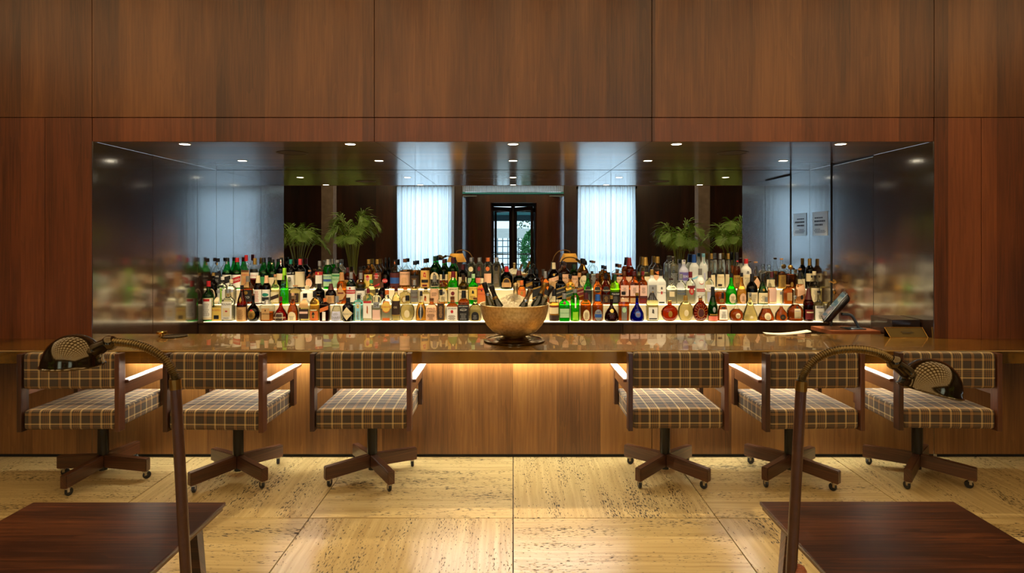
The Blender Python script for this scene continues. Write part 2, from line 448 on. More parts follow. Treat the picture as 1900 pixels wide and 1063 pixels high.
# mirror: three panes
M_MIRROR = plain('mirror', (0.66, 0.69, 0.70), 0.0, 1.0)
wb = struct_root('wall_back')
for a, b in ((-HW, -PX), (-PX, PX), (PX, HW)):
    box('mirror_pane', a + 0.0012, b - 0.0012, YM, YM + 0.006, 0.0, ZC - 0.002, M_MIRROR, wb)
box('backing', -HW, HW, YM + 0.006, YM + 0.04, 0, ZC + 0.02, M_BLACK, wb)
box('floor_niche', -HW, HW, YW + 0.12, YM, -0.02, 0.0, plain('niche floor', rgb(60, 50, 40), 0.7), floor)

# recessed lights of the niche
M_SPOT = glow('niche lamp', (1.0, 0.88, 0.66), 14.0)
M_TRIM = plain('lamp ring', rgb(190, 170, 130), 0.35, 0.6)
names = ['far left', 'second from the left', 'middle', 'second from the right', 'far right']
for r, y in enumerate((4.19, 5.08)):
    for i, x in enumerate((-2.32, -1.15, 0.0, 1.155, 2.315)):
        t = thing('recessed_light', 'round recessed ceiling light of the niche, %s row, %s' % (('front', 'back')[r], names[i]), 'ceiling light', (x, y, ZC), 'recessed lights of the niche ceiling')
        lathe('trim_ring', [(0.036, -0.003), (0.043, -0.002), (0.043, 0.0), (0.036, 0.0)], M_TRIM, t, 20, close=True)
        lathe('lamp', [(0.0, -0.0025), (0.034, -0.0025), (0.034, 0.001), (0.0, 0.001)], M_SPOT, t, 18, smooth=False)
        l = bpy.data.lights.new('recessed_lamp', 'SPOT'); l.energy = E_SPOT; l.color = (1.0, 0.8, 0.5); l.spot_size = 1.9; l.spot_blend = 0.8; l.shadow_soft_size = 0.03
        o = bpy.data.objects.new('recessed_lamp', l); o.location = (0, 0, -0.012); o.parent = t; COL.objects.link(o)
for x, w in ((-1.72, 'left'), (1.71, 'right')):
    t = thing('ceiling_speaker', 'flat round brown speaker grille in the niche ceiling, %s one' % w, 'speaker', (x, 4.62, ZC))
    lathe('rim', [(0.105, -0.004), (0.118, -0.003), (0.118, 0), (0.105, 0)], plain('grille rim', rgb(60, 42, 26), 0.4), t, 28, close=True)
    lathe('grille', [(0.0, -0.002), (0.105, -0.002), (0.105, 0.0), (0.0, 0.0)], plain('grille', rgb(74, 52, 32), 0.5, noise=0.5, nscale=400), t, 28, smooth=False)

# ---------------------------------------------------------------- bar
def bar_metal(name):
    m, nt, b, N, L = new_mat(name)
    tc = N.new('ShaderNodeTexCoord')
    n1 = N.new('ShaderNodeTexNoise'); n1.inputs['Scale'].default_value = 3.5; n1.inputs['Detail'].default_value = 9; n1.inputs['Roughness'].default_value = 0.62; n1.inputs['Distortion'].default_value = 0.6
    L.new(tc.outputs['Object'], n1.inputs['Vector'])
    rp = N.new('ShaderNodeValToRGB'); e = rp.color_ramp.elements
    e[0].position = 0.33; e[0].color = c4(rgb(70, 50, 20)); e[1].position = 0.47; e[1].color = c4(rgb(144, 100, 30))
    k = e.new(0.75); k.color = c4(rgb(164, 118, 40))
    L.new(n1.outputs['Fac'], rp.inputs['Fac']); L.new(rp.outputs['Color'], b.inputs['Base Color'])
    b.inputs['Metallic'].default_value = 0.75; b.inputs['Roughness'].default_value = 0.26
    b.inputs['Coat Weight'].default_value = 0.8; b.inputs['Coat Roughness'].default_value = 0.02
    n2 = N.new('ShaderNodeTexNoise'); n2.inputs['Scale'].default_value = 9.0; n2.inputs['Detail'].default_value = 1
    L.new(tc.outputs['Object'], n2.inputs['Vector'])
    bp = N.new('ShaderNodeBump'); bp.inputs['Strength'].default_value = 0.03; bp.inputs['Distance'].default_value = 0.01
    L.new(n2.outputs['Fac'], bp.inputs['Height']); L.new(bp.outputs['Normal'], b.inputs['Coat Normal'])
    bq = N.new('ShaderNodeBump'); bq.inputs['Strength'].default_value = 0.12; bq.inputs['Distance'].default_value = 0.004
    L.new(n1.outputs['Fac'], bq.inputs['Height']); L.new(bq.outputs['Normal'], b.inputs['Normal'])
    return m
M_BAR = bar_metal('patinated brass bar top')
YF, YBK = 3.642, 4.27
bt = thing('brass_worktop', 'long glossy patinated brass bar top reflecting the bottles', 'worktop', (0, YF, 0.733))
bm = bmesh.new()
bm_box(bm, -5.2, 5.2, 0, YW - YF - 0.001, 0.0, ZB - 0.733)
bmesh.ops.bevel(bm, geom=list(bm.edges), offset=0.0025, segments=2, affect='EDGES')
from_bm('top_slab', bm, M_BAR, bt)
bm = bmesh.new(); bm_box(bm, -HW + 0.002, HW - 0.002, YW - YF - 0.001, YBK - YF, 0.02, ZB - 0.733)
from_bm('serving_side', bm, M_BAR, bt)
o = box('edge_strip', -5.2, 5.2, -0.003, 0.0, ZB - 0.733 - 0.008, ZB - 0.733 - 0.001, plain('pale brass edge', rgb(244, 210, 140), 0.35, 0.9), bt); o['label'] = 'bright upper edge'  # narrow strip, paler than the slab, along its upper front edge
bf = thing('bar_cabinet', 'warm veneer bar cabinet front under the brass top, lit from above', 'bar', (0, YW, 0))
for a, b in zip(XS, XS[1:]):
    box('panel', a + G, b - G, 0.0, 0.029, 0.022, 0.7325, M_BARW, bf, bevel=0.0012, seg=1)
box('toe_kick', -ROOM_X, ROOM_X, 0.012, 0.029, 0.0, 0.022, M_BLACK, bf)
box('carcass', -HW, HW, 0.03, 0.2, 0.022, 0.75, M_BLACK, bf)
o = box('light_strip', -2.62, 2.62, -0.07, -0.045, 0.722, 0.7325, glow('under-bar light strip', (1.0, 0.99, 0.86), E_LED), bf)
o['label'] = 'glowing light strip under the bar top'

# ---------------------------------------------------------------- back bar: cabinet, lit steps
DCAB = 5.42
ZT = [0.741, 0.884, 1.017]
YR = [5.475, 5.585, 5.70]
bc = thing('back_bar_cabinet', 'low dark wood back bar cabinet below the bottles', 'cabinet', (0, DCAB, 0))
box('body', -HW + 0.003, HW - 0.003, 0.022, YM - DCAB - 0.004, 0.0, ZT[0] - 0.02, M_DARKW, bc)
box('cabinet_top', -HW + 0.003, HW - 0.003, 0.0, YM - DCAB - 0.004, ZT[0] - 0.02, ZT[0] - 0.004, M_DARKW, bc, bevel=0.002)
cuts = [366, 544.5, 648.5, 852, 1055, 1156, 1255, 1357, 1537]
for a, b in zip(cuts, cuts[1:]):
    xa, xb = (a - CX) * DCAB / F, (b - CX) * DCAB / F
    box('door_front', max(xa, -HW + 0.004) + 0.003, min(xb, HW - 0.004) - 0.003, 0.004, 0.022, 0.08, ZT[0] - 0.024, M_DARKW, bc, bevel=0.002, seg=1)
M_STEP = glow('lit opal step', (1.0, 0.76, 0.36), E_STEP * 0.08, (0.72, 0.58, 0.36))
M_STEPT = glow('lit opal tread', (1.0, 0.81, 0.46), E_STEP)
sx0, sx1 = -HW + 0.055, HW - 0.05
ys = [0.004, 0.112, 0.222, YM - DCAB - 0.006]
for k in range(3):
    ds = thing('display_step', '%s glowing white step carrying bottles on the back bar' % ('front', 'middle', 'top')[k], 'display step', (0, DCAB, ZT[max(k - 1, 0)] - (0.004 if k == 0 else 0.0)), 'lit bottle steps')
    zt = 0.004 if k == 0 else ZT[k] - ZT[k - 1]
    box('tread', sx0, sx1, ys[k], ys[k + 1] - 0.001, zt - 0.004, zt, M_STEPT, ds)
    if k:
        box('riser', sx0, sx1, ys[k] + 0.001, ys[k] + 0.006, 0.0 if k == 1 else 0.0, zt - 0.004, M_STEP, ds)
        box('core', sx0 + 0.01, sx1 - 0.01, ys[k] + 0.008, ys[k + 1] - 0.002, -0.0 if k == 1 else -(ZT[1] - ZT[0]), zt - 0.004, M_STEP, ds)

# ---------------------------------------------------------------- rear of the room (seen in the mirror)
rear = struct_root('wall_rear')
for a, b in ((-ROOM_X, -5.2), (-5.2, -3.46), (3.66, 5.2), (5.2, ROOM_X)):
    box('panel', a + G, b - G, ROOM_Y, ROOM_Y + 0.03, 0, ROOM_Z, M_REARW, rear)
box('panel', -1.80, -1.42, ROOM_Y - 0.05, ROOM_Y + 0.12, 0, 3.05, M_REARW, rear)
box('panel', 1.42, 1.86, ROOM_Y - 0.05, ROOM_Y + 0.12, 0, 3.05, M_REARW, rear)
box('panel', -1.42, 1.42, ROOM_Y - 0.05, ROOM_Y + 0.12, 2.725, 2.87, M_REARW, rear)
box('header', -3.46, 3.66, ROOM_Y - 0.05, ROOM_Y + 0.03, 3.05, ROOM_Z, M_REARW, rear)
box('backing', -ROOM_X, -3.46, ROOM_Y - 0.05, ROOM_Y, 0, ROOM_Z, M_BLACK, rear)
box('backing', 3.66, ROOM_X, ROOM_Y - 0.05, ROOM_Y, 0, ROOM_Z, M_BLACK, rear)
for nm, s in (('wall_side_left', -1), ('wall_side_right', 1)):
    w = struct_root(nm)
    for k in range(5):
        y0 = ROOM_Y + k * 2.03
        xa, xb = sorted((s * ROOM_X, s * (ROOM_X + 0.05)))
        box('panel', xa, xb, y0 + G, y0 + 2.03 - G, 0, ROOM_Z, M_REARW, w)
M_FRAME = plain('dark window frame', rgb(42, 26, 18), 0.35, coat=0.3)
M_PANE = thin_glass('window pane glass', (0.93, 0.97, 0.98), edge=0.8)
M_CURT = milky('sheer white curtain', (0.86, 0.9, 0.92), 0.6, 0.9)
for n, (x0, x1) in enumerate(((-3.46, -1.80), (1.86, 3.66))):
    w = struct_root('window_%d' % (n + 1), ((x0 + x1) / 2, ROOM_Y, 0))
    hw = (x1 - x0) / 2
    for a, b, c, d in ((-hw, -hw + 0.06, 0, 3.05), (hw - 0.06, hw, 0, 3.05), (-hw, hw, 0, 0.08), (-hw, hw, 2.98, 3.05)):
        box('window_frame', a, b, -0.05, 0.05, c, d, M_FRAME, w)
    box('pane', -hw + 0.06, hw - 0.06, -0.006, 0.0, 0.08, 2.98, M_PANE, w)
    o = box('window_rail', -hw + 0.06, hw - 0.06, 0.005, 0.03, 0.93, 0.965, M_FRAME, w)
    cx0, cx1 = (-3.40, -1.72) if n == 0 else (1.90, 3.58)
    v, f = [], []
    NX = 360
    ph = [random.random() * 6 for _ in range(4)]
    for i in range(NX + 1):
        u = i / NX; x = cx0 + (cx1 - cx0) * u
        y = 0.04 * math.sin(u * 150 + ph[0] + 1.5 * math.sin(u * 23 + ph[1])) + 0.03 * math.sin(u * 67 + ph[2])
        for k, z in enumerate((0.03, 1.0, 2.0, 3.04)):
            v.append((x + 0.01 * math.sin(z * 1.4 + u * 9 + ph[3]), ROOM_Y + 0.2 + y * (1.15 - 0.1 * z), z))
    for i in range(NX):
        for k in range(3):
            a = i * 4 + k; f.append((a, a + 4, a + 5, a + 1))
    c = from_py('sheer_curtain', v, f, M_CURT, None, True)
    tag(c, 'white pleated sheer curtain reflected %s of the revolving door' % ('left', 'right')[n], 'curtain')
# revolving door drum
rd = thing('revolving_door', 'curved dark wood revolving door reflected in the middle of the mirror', 'revolving door', (0, -5.9, 0))
def drum_pt(a, rx=1.5, ry=1.0, e=3.2):
    c, s = math.cos(a), math.sin(a)
    return (rx * math.copysign(abs(c) ** (2 / e), c), ry * math.copysign(abs(s) ** (2 / e), s))
def drum_seg(name, a0, a1, z0, z1, mat, n=28, th=0.07):
    v, f = [], []
    for i in range(n + 1):
        a = a0 + (a1 - a0) * i / n
        xo, yo = drum_pt(a); xi, yi = drum_pt(a, 1.5 - th, 1.0 - th)
        v += [(xo, yo, z0), (xo, yo, z1), (xi, yi, z1), (xi, yi, z0)]
    for i in range(n):
        for k in range(4):
            a, b = i * 4 + k, i * 4 + (k + 1) % 4
            f.append((a, b, b + 4, a + 4))
    f += [(3, 2, 1, 0), (n * 4, n * 4 + 1, n * 4 + 2, n * 4 + 3)]
    o = from_py(name, v, f, mat, rd, True); sharp(o); return o
def ang_for(x):      # angle on the front half where the drum has that x
    lo, hi = 0.0001, PI - 0.0001
    for _ in range(50):
        m = (lo + hi) / 2
        if drum_pt(m)[0] > x: lo = m
        else: hi = m
    return lo
aR, aL = ang_for(0.66), ang_for(-0.62)
M_DRUM = wood('drum wood', rgb(40, 20, 12), rgb(62, 31, 17), rgb(84, 44, 24), leaf=0.6, rough=0.3, coat=0.7, coat_rough=0.15)
drum_seg('drum_wall', -aR, aR, 0, 2.72, M_DRUM, 60)
drum_seg('drum_wall', aL, 2 * PI - aL, 0, 2.72, M_DRUM, 60)
drum_seg('drum_header', aR, aL, 2.5, 2.72, M_DRUM, 10)
drum_seg('drum_header', 2 * PI - aL, 2 * PI - aR, 2.5, 2.72, M_DRUM, 10)
box('drum_ceiling', -1.4, 1.4, -0.9, 0.9, 2.68, 2.71, plain('drum ceiling', rgb(120, 130, 140), 0.5), rd)
lathe('center_post', [(0.06, 0), (0.06, 2.5)], M_FRAME, rd, 16)
for k in range(4):
    a = PI / 4 + k * PI / 2 + 0.12
    Mx = Matrix.Rotation(a, 4, 'Z')
    bm = bmesh.new()
    for q in ((0.06, 0.9, 0.0, 0.12), (0.06, 0.9, 2.3, 2.42), (0.06, 0.13, 0.12, 2.3), (0.83, 0.9, 0.12, 2.3)):
        bm_box(bm, q[0], q[1], -0.022, 0.022, q[2], q[3], Mx)
    wing = from_bm('door_wing', bm, M_FRAME, rd)
    box('pane', 0.13, 0.83, -0.004, 0.004, 0.12, 2.3, M_PANE, wing, M=Mx)
    tube('push_bar', [Mx @ Vector(p) for p in ((0.16, -0.05, 1.05), (0.8, -0.05, 1.05))], 0.014, M_CHROME, wing)
# pleated blind and turquoise trim above the drum
v, f = [], []
for i in range(401):
    u = i / 400; x = -1.46 + 2.92 * u; y = 0.16 * (1 - 4 * (u - 0.5) ** 2) * -1 + 0.02 * math.sin(u * 330)
    v += [(x, y, 2.86), (x, y, 3.05)]
for i in range(400): f.append((2 * i, 2 * i + 2, 2 * i + 3, 2 * i + 1))
o = from_py('pleated_blind', v, f, M_CURT, None, True, (0, -5.62, 0)); tag(o, 'narrow white pleated blind reflected above the revolving door', 'blind')
v, f = [], []
for i in range(41):
    u = i / 40; x = -1.46 + 2.92 * u; y = -0.16 * (1 - 4 * (u - 0.5) ** 2)
    v += [(x, y - 0.02, 2.80), (x, y + 0.02, 2.80), (x, y + 0.02, 2.85), (x, y - 0.02, 2.85)]
for i in range(40):
    for k in range(4): f.append((i * 4 + k, i * 4 + (k + 1) % 4, i * 4 + 4 + (k + 1) % 4, i * 4 + 4 + k))
f += [(3, 2, 1, 0), (160, 161, 162, 163)]
o = from_py('blind_pelmet', v, f, plain('turquoise trim', rgb(70, 190, 205), 0.4, emit=rgb(70, 190, 205), estr=0.0), None, False, (0, -5.58, 0)); tag(o, 'thin turquoise strip under the pleated blind', 'trim')
# concrete columns
for x, w in ((-4.67, 'left'), (4.8, 'right')):
    o = box('column', -0.15, 0.15, -0.15, 0.15, 0, ROOM_Z, plain('raw concrete', rgb(120, 104, 92), 0.8, noise=0.35, nscale=6), None, bevel=0.01, loc=(x, -3.5, 0)); tag(o, 'square grey concrete column reflected at the %s' % w, 'column')
# outside
og = struct_root('ground_outside')
box('pavement', -9, 9, -16, -6.9, -0.1, -0.02, plain('pavement', rgb(170, 168, 160), 0.8), og)
box('pavement', -9, 9, -9.0, -6.0, -0.14, -0.121, plain('pavement', rgb(170, 168, 160), 0.8), og)
aw = thing('awning', 'turquoise awning outside the revolving door', 'awning', (0, -8.7, 2.36))
box('canopy', -5, 5, -1.2, 1.6, 0.0, 0.05, plain('turquoise canvas', rgb(60, 170, 180), 0.7), aw)
box('valance', -5, 5, -1.24, -1.2, -0.22, 0.05, plain('grey valance', rgb(90, 110, 118), 0.7), aw)
for s in (-1, 1): box('arm', s * 2.4 - 0.03, s * 2.4 + 0.03, 1.1, 1.16, -2.38, 0.0, M_FRAME, aw)
lw = thing('lattice_wall', 'white street wall with open lattice seen through the revolving door', 'wall', (0, -13.5, -0.02))
box('wall_top', -5, 5, -0.1, 0.1, 1.55, 1.95, plain('white wall', rgb(240, 240, 235), 0.7), lw)
box('wall_base', -5, 5, -0.1, 0.1, 0.0, 0.3, plain('white wall', rgb(240, 240, 235), 0.7), lw)
M_LAT = plain('lattice grey', rgb(120, 140, 150), 0.7)
for i in range(-20, 21):
    box('upright', i * 0.22 - 0.02, i * 0.22 + 0.02, -0.03, 0.03, 0.3, 1.55, M_LAT, lw)
for i in range(5):
    box('rail', -5, 5, -0.025, 0.025, 0.42 + i * 0.25, 0.46 + i * 0.25, M_LAT, lw)
def leafy(name, label, cat, loc, rx, rz, n, col):
    t = thing(name, label, cat, loc)
    v, f = [], []
    for _ in range(n):
        u = random.uniform(-1, 1); a = random.random() * 2 * PI; r = math.sqrt(1 - u * u) * random.uniform(0.75, 1)
        c = Vector((rx * r * math.cos(a), rx * 0.8 * r * math.sin(a), rz + rz * u * 0.95))
        d = Vector((random.gauss(0, 1), random.gauss(0, 1), random.gauss(0, 1))).normalized(); e = d.orthogonal().normalized()
        s = random.uniform(0.05, 0.1); b = len(v)
        v += [c - d * s, c + e * s * 0.45, c + d * s, c - e * s * 0.45]; f.append((b, b + 1, b + 2, b + 3))
    o = from_py('foliage', v, f, plain('leaf ' + name, col, 0.5), t); o['kind'] = 'stuff'
    tube('trunk', [(0, 0, 0), (0.02, 0, rz * 0.7), (0, 0, rz * 1.4)], 0.05, plain('bark', rgb(90, 70, 50), 0.8), t, 8)
leafy('clipped_shrub', 'green leafy shrub seen through the right door pane', 'shrub', (0.75, -12.6, -0.02), 0.45, 0.95, 1400, rgb(60, 140, 70))
leafy('street_tree', 'dark street tree with sky behind, seen through the door', 'tree', (1.0, -15.0, -0.02), 0.9, 1.5, 900, rgb(50, 90, 50))

# palms
M_PALM = plain('palm leaf', rgb(108, 148, 48), 0.45)
M_PALM2 = plain('palm stem', rgb(120, 130, 60), 0.5)
def palm(loc, H, spread, label, seed):
    random.seed(seed)
    t = thing('potted_palm', label, 'potted plant', loc)
    lathe('pot', [(0.0, 0.0), (0.16, 0.0), (0.21, 0.36), (0.22, 0.36), (0.22, 0.4), (0.19, 0.4), (0.185, 0.33), (0.0, 0.33)], plain('dark planter', rgb(60, 44, 34), 0.5), t, 24)
    nf = 15
    for k in range(nf):
        a = 2 * PI * k / nf + random.uniform(-0.25, 0.25)
        out = spread * random.uniform(0.45, 1.0); h = H * random.uniform(0.80, 1.0) - 0.2 * (out / spread)
        d = Vector((math.cos(a), math.sin(a), 0))
        p0 = d * 0.05 + Vector((0, 0, 0.33))
        pts = bez([p0, d * out * 0.22 + Vector((0, 0, h * 0.62)), d * out * 0.6 + Vector((0, 0, h)), d * out * 0.95 + Vector((0, 0, h * 1.0)), d * out * 1.25 + Vector((0, 0, h * 0.92))], 28)
        bm = bmesh.new(); bm_tube(bm, pts[::2], lambda u: 0.010 * (1 - u) + 0.003, 5)
        for f_ in bm.faces: f_.material_index = 1
        side = d.cross(Vector((0, 0, 1)))
        for i in range(12, 29):
            p = pts[i]; tg = (pts[min(i + 1, 28)] - pts[i - 1]).normalized(); u = (i - 12) / 16
            ln = 0.34 * math.sin(PI * (0.18 + 0.75 * u)) * random.uniform(0.85, 1.1)
            for s in (-1, 1):
                dr_ = (side * s * 0.8 + tg * 0.75 + Vector((0, 0, -0.05 + 0.25 * (1 - u)))).normalized()
                w = tg * 0.011
                m1 = p + dr_ * ln * 0.5 + Vector((0, 0, 0.01)); e1 = p + dr_ * ln + Vector((0, 0, -0.06))
                q = [bm.verts.new(x) for x in (p - w, m1 - w * 1.2, e1, m1 + w * 1.2, p + w)]
                bm.faces.new(q)
        me = bpy.data.meshes.new('frond'); bm.to_mesh(me); bm.free()
        link('frond', me, [M_PALM, M_PALM2], t)
palm((-4.62, -1.2, 0), 1.85, 0.6, 'leafy areca palm at the left edge of the mirror', 3)
palm((-3.44, -1.2, 0), 2.12, 0.55, 'tall bushy areca palm reflected left of the curtains', 5)
palm((3.57, -1.2, 0), 1.92, 0.55, 'bushy areca palm reflected right of the curtains', 8)
palm((4.72, -1.2, 0), 1.98, 0.6, 'leafy areca palm at the right edge of the mirror', 11)
random.seed(21)
# reading lamps with parchment shades behind the camera
M_PARCH = milky('parchment shade', rgb(244, 214, 140), 0.5, 0.7)
for s, w in ((-1, 'left'), (1, 'right')):
    t = thing('reading_lamp', 'arched reading lamp with a yellow parchment shade, reflected %s of the door' % w, 'floor lamp', (s * 0.80, -0.55, 0))
    lathe('base', [(0.0, 0), (0.13, 0), (0.13, 0.015), (0.02, 0.03), (0.0, 0.03)], M_BRASSD, t)
    tube('arm', bez([(0, 0, 0.02), (0, 0, 0.7), (0, 0, 1.0), (s * 0.08, 0, 1.2), (s * 0.22, 0, 1.27), (s * 0.34, 0, 1.25), (s * 0.36, 0, 1.21)], 40), 0.009, M_BRASSD, t)
    bm = bmesh.new()
    X = s * 0.35
    v0 = [bm.verts.new((X + a * 0.19, b * 0.13, 1.03)) for a, b in ((-1, -1), (1, -1), (1, 1), (-1, 1))]
    v1 = [bm.verts.new((X + a * 0.12, b * 0.07, 1.2)) for a, b in ((-1, -1), (1, -1), (1, 1), (-1, 1))]
    for i in range(4): bm.faces.new((v0[i], v0[(i + 1) % 4], v1[(i + 1) % 4], v1[i]))
    bm.faces.new(v1)
    sh = from_bm('lamp_shade', bm, M_PARCH, t)
    sh.modifiers.new('thick', 'SOLIDIFY').thickness = 0.004
    lathe('bulb', [(0.0, 1.08), (0.022, 1.09), (0.03, 1.12), (0.02, 1.15), (0.013, 1.18), (0.0, 1.18)], glow('reading bulb', (1, 0.78, 0.42), 40.0), t, 14, Matrix.Translation((X, 0, 0)))

# ---------------------------------------------------------------- chairs
M_ROSE = wood('rosewood', rgb(34, 18, 10), rgb(62, 33, 18), rgb(96, 54, 30), axis=2, leaf=0.5, rough=0.35, coat=0.5, coat_rough=0.12, grain=2.0)
M_ROSEX = wood('rosewood lengthwise', rgb(36, 20, 12), rgb(70, 38, 20), rgb(104, 60, 32), axis=0, leaf=0.5, rough=0.35, coat=0.5, coat_rough=0.12, grain=2.2)
M_ROSEY = wood('rosewood arm', rgb(52, 28, 16), rgb(88, 48, 26), rgb(118, 70, 40), axis=1, leaf=0.5, rough=0.3, coat=0.8, coat_rough=0.12, grain=2.0)
M_PLAID = plaid('brown tartan wool')
M_STEEL = plain('dark steel column', rgb(52, 50, 46), 0.3, 0.8)
M_RUB = plain('black rubber', rgb(20, 20, 20), 0.4)
def cushion(name, x0, x1, y0, y1, z0, z1, r, parent, crown=0.0, bow=0.0):
    bm = bmesh.new(); bm_box(bm, x0, x1, y0, y1, z0, z1)
    bmesh.ops.bevel(bm, geom=list(bm.edges), offset=r, segments=4, affect='EDGES', profile=0.5)
    for ax in (0, 1):
        for k in range(1, 8):
            c = Vector((x0 + (x1 - x0) * k / 8, 0, 0)) if ax == 0 else Vector((0, y0 + (y1 - y0) * k / 8, 0))
            bmesh.ops.bisect_plane(bm, geom=list(bm.verts) + list(bm.edges) + list(bm.faces), plane_co=c, plane_no=(1, 0, 0) if ax == 0 else (0, 1, 0))
    cx, cy_, hx, hy = (x0 + x1) / 2, (y0 + y1) / 2, (x1 - x0) / 2, (y1 - y0) / 2
    zm = (z0 + z1) / 2
    for v in bm.verts:
        u = 1 - ((v.co.x - cx) / hx) ** 2; w = 1 - ((v.co.y - cy_) / hy) ** 2
        if v.co.z > zm: v.co.z += crown * u * w
        v.co.y += bow * u
    bmesh.ops.recalc_face_normals(bm, faces=bm.faces)
    me = bpy.data.meshes.new(name); bm.to_mesh(me); bm.free(); grid_uv(me)
    o = link(name, me, M_PLAID, parent, True); sharp(o, 50); return o
def make_chair():
    t = thing('swivel_armchair', 'x', 'armchair', group='tartan swivel armchairs along the bar')
    cushion('seat', -0.264, 0.264, -0.292, 0.215, 0.392, 0.505, 0.018, t, crown=0.012)
    cushion('backrest', -0.264, 0.264, -0.30, -0.235, 0.628, 0.838, 0.022, t, bow=0.0)
    for s in (-1, 1):
        xa, xb = sorted((s * 0.266, s * 0.293))
        box('back_post', xa, xb, -0.302, -0.245, 0.383, 0.834, M_ROSE, t, bevel=0.003)
        box('front_post', xa, xb, 0.15, 0.197, 0.412, 0.652, M_ROSE, t, bevel=0.003)
        box('side_rail', xa + 0.002, xb - 0.002, -0.246, 0.152, 0.588, 0.652, M_ROSEY, t, bevel=0.002)
        xc, xd = sorted((s * 0.262, s * 0.312))
        box('armrest', xc, xd, -0.244, 0.235, 0.6525, 0.671, M_ROSEY, t, bevel=0.004)
    box('seat_plate', -0.15, 0.15, -0.15, 0.15, 0.378, 0.392, M_STEEL, t, bevel=0.003)
    lathe('column', [(0.0, 0.05), (0.024, 0.05), (0.024, 0.15), (0.031, 0.152), (0.031, 0.37), (0.05, 0.378), (0.0, 0.378)], M_STEEL, t, 20)
    base = bpy.data.objects.new('star_base', None); COL.objects.link(base); base.parent = t
    for k in range(4):
        Mx = Matrix.Rotation(k * PI / 2, 4, 'Z')
        bm = bmesh.new(); bm_box(bm, 0.02, 0.30, -0.021, 0.021, 0.052, 0.13)
        for v in bm.verts:
            if v.co.x < 0.1: v.co.z += 0.018
        bmesh.ops.bevel(bm, geom=list(bm.edges), offset=0.004, segments=2, affect='EDGES')
        leg = from_bm('base_leg', bm, M_ROSEX, base); leg.rotation_euler.z = k * PI / 2
        bm = bmesh.new()
        sw = random.uniform(0, 2 * PI)
        A = Matrix.Translation((0.275, 0, 0)) @ Matrix.Rotation(sw, 4, 'Z')
        bm_lathe(bm, [(0.0, 0.046), (0.014, 0.046), (0.014, 0.052), (0.0, 0.052)], 12, A)
        bm_box(bm, -0.004, 0.010, -0.0115, -0.0095, 0.024, 0.047, A); bm_box(bm, -0.004, 0.010, 0.0095, 0.0115, 0.024, 0.047, A)
        bm_box(bm, -0.010, 0.016, -0.0115, 0.0115, 0.043, 0.047, A)
        nf = len(bm.faces)
        bm_lathe(bm, [(0.0, -0.008), (0.020, -0.009), (0.0235, -0.005), (0.0235, 0.005), (0.020, 0.009), (0.0, 0.008)], 18, A @ Matrix.Translation((0.014, 0, 0.0236)) @ Matrix.Rotation(PI / 2, 4, 'X'))
        bm.faces.ensure_lookup_table()
        for f_ in bm.faces[nf:]: f_.material_index = 1
        from_bm('caster', bm, [M_CHROME, M_RUB], leg)
    return t
chair0 = make_chair()
CH = [(-2.575, 3.725, -5, 0.8, 'brown tartan swivel armchair at the left end, behind the left gooseneck lamp head'),
      (-1.722, 3.715, 54, -1.5, 'brown tartan swivel armchair second from the left end of the bar'),
      (-0.887, 3.735, 35, 0.6, 'brown tartan swivel armchair just left of the empty middle of the bar'),
      (0.960, 3.745, 44, 0.5, 'brown tartan swivel armchair just right of the empty middle of the bar'),
      (1.742, 3.735, 38, 2.0, 'brown tartan swivel armchair partly behind the right gooseneck lamp pole'),
      (2.552, 3.745, 47, -2.0, 'brown tartan swivel armchair at the right end, behind the right lamp head')]
for i, (x, y, b, r, lab) in enumerate(CH):
    c = chair0 if i == 0 else copy_tree(chair0)
    c.location = (x, y, 0); c.rotation_euler.z = math.radians(r); c['label'] = lab
    for k in c.children:
        if k.name.startswith('star_base'): k.rotation_euler.z = math.radians(b - r)

# ---------------------------------------------------------------- low tables
M_TABLE = wood('worn dark table wood', rgb(28, 13, 7), rgb(52, 25, 13), rgb(128, 74, 40), axis=0, leaf=0.8, rough=0.32, coat=0.5, coat_rough=0.2, grain=1.0, tone=0.1)
def table(label, x0, x1, y0, y1, z):
    t = thing('low_table', label, 'coffee table', ((x0 + x1) / 2, (y0 + y1) / 2, 0))
    hx, hy = (x1 - x0) / 2, (y1 - y0) / 2
    box('table_top', -hx, hx, -hy, hy, z - 0.014, z, M_TABLE, t, bevel=0.004)
    o = box('edge_moulding', -hx + 0.008, hx - 0.008, -hy + 0.008, hy - 0.008, z - 0.03, z - 0.014, plain('dull edge', rgb(110, 84, 52), 0.5), t, bevel=0.002)
    o['label'] = 'paler plywood edge below the top'
    box('apron', -hx + 0.09, hx - 0.09, -hy + 0.09, hy - 0.09, z - 0.075, z - 0.03, M_TABLE, t)
    for sx in (-1, 1):
        for sy in (-1, 1):
            bm = bmesh.new(); bm_box(bm, -0.022, 0.022, -0.022, 0.022, 0, z - 0.03)
            for v in bm.verts:
                k = 1 - v.co.z / z
                v.co.x = v.co.x * (1 - 0.3 * k) + sx * (hx - 0.08 + 0.03 * k); v.co.y = v.co.y * (1 - 0.3 * k) + sy * (hy - 0.1 + 0.03 * k)
            from_bm('leg', bm, M_TABLE, t)
    return t
table('low dark wooden table in the left foreground', -1.914, -1.145, 1.58, 2.365, 0.45)
table('low dark wooden table in the right foreground', 0.985, 1.762, 1.58, 2.372, 0.45)

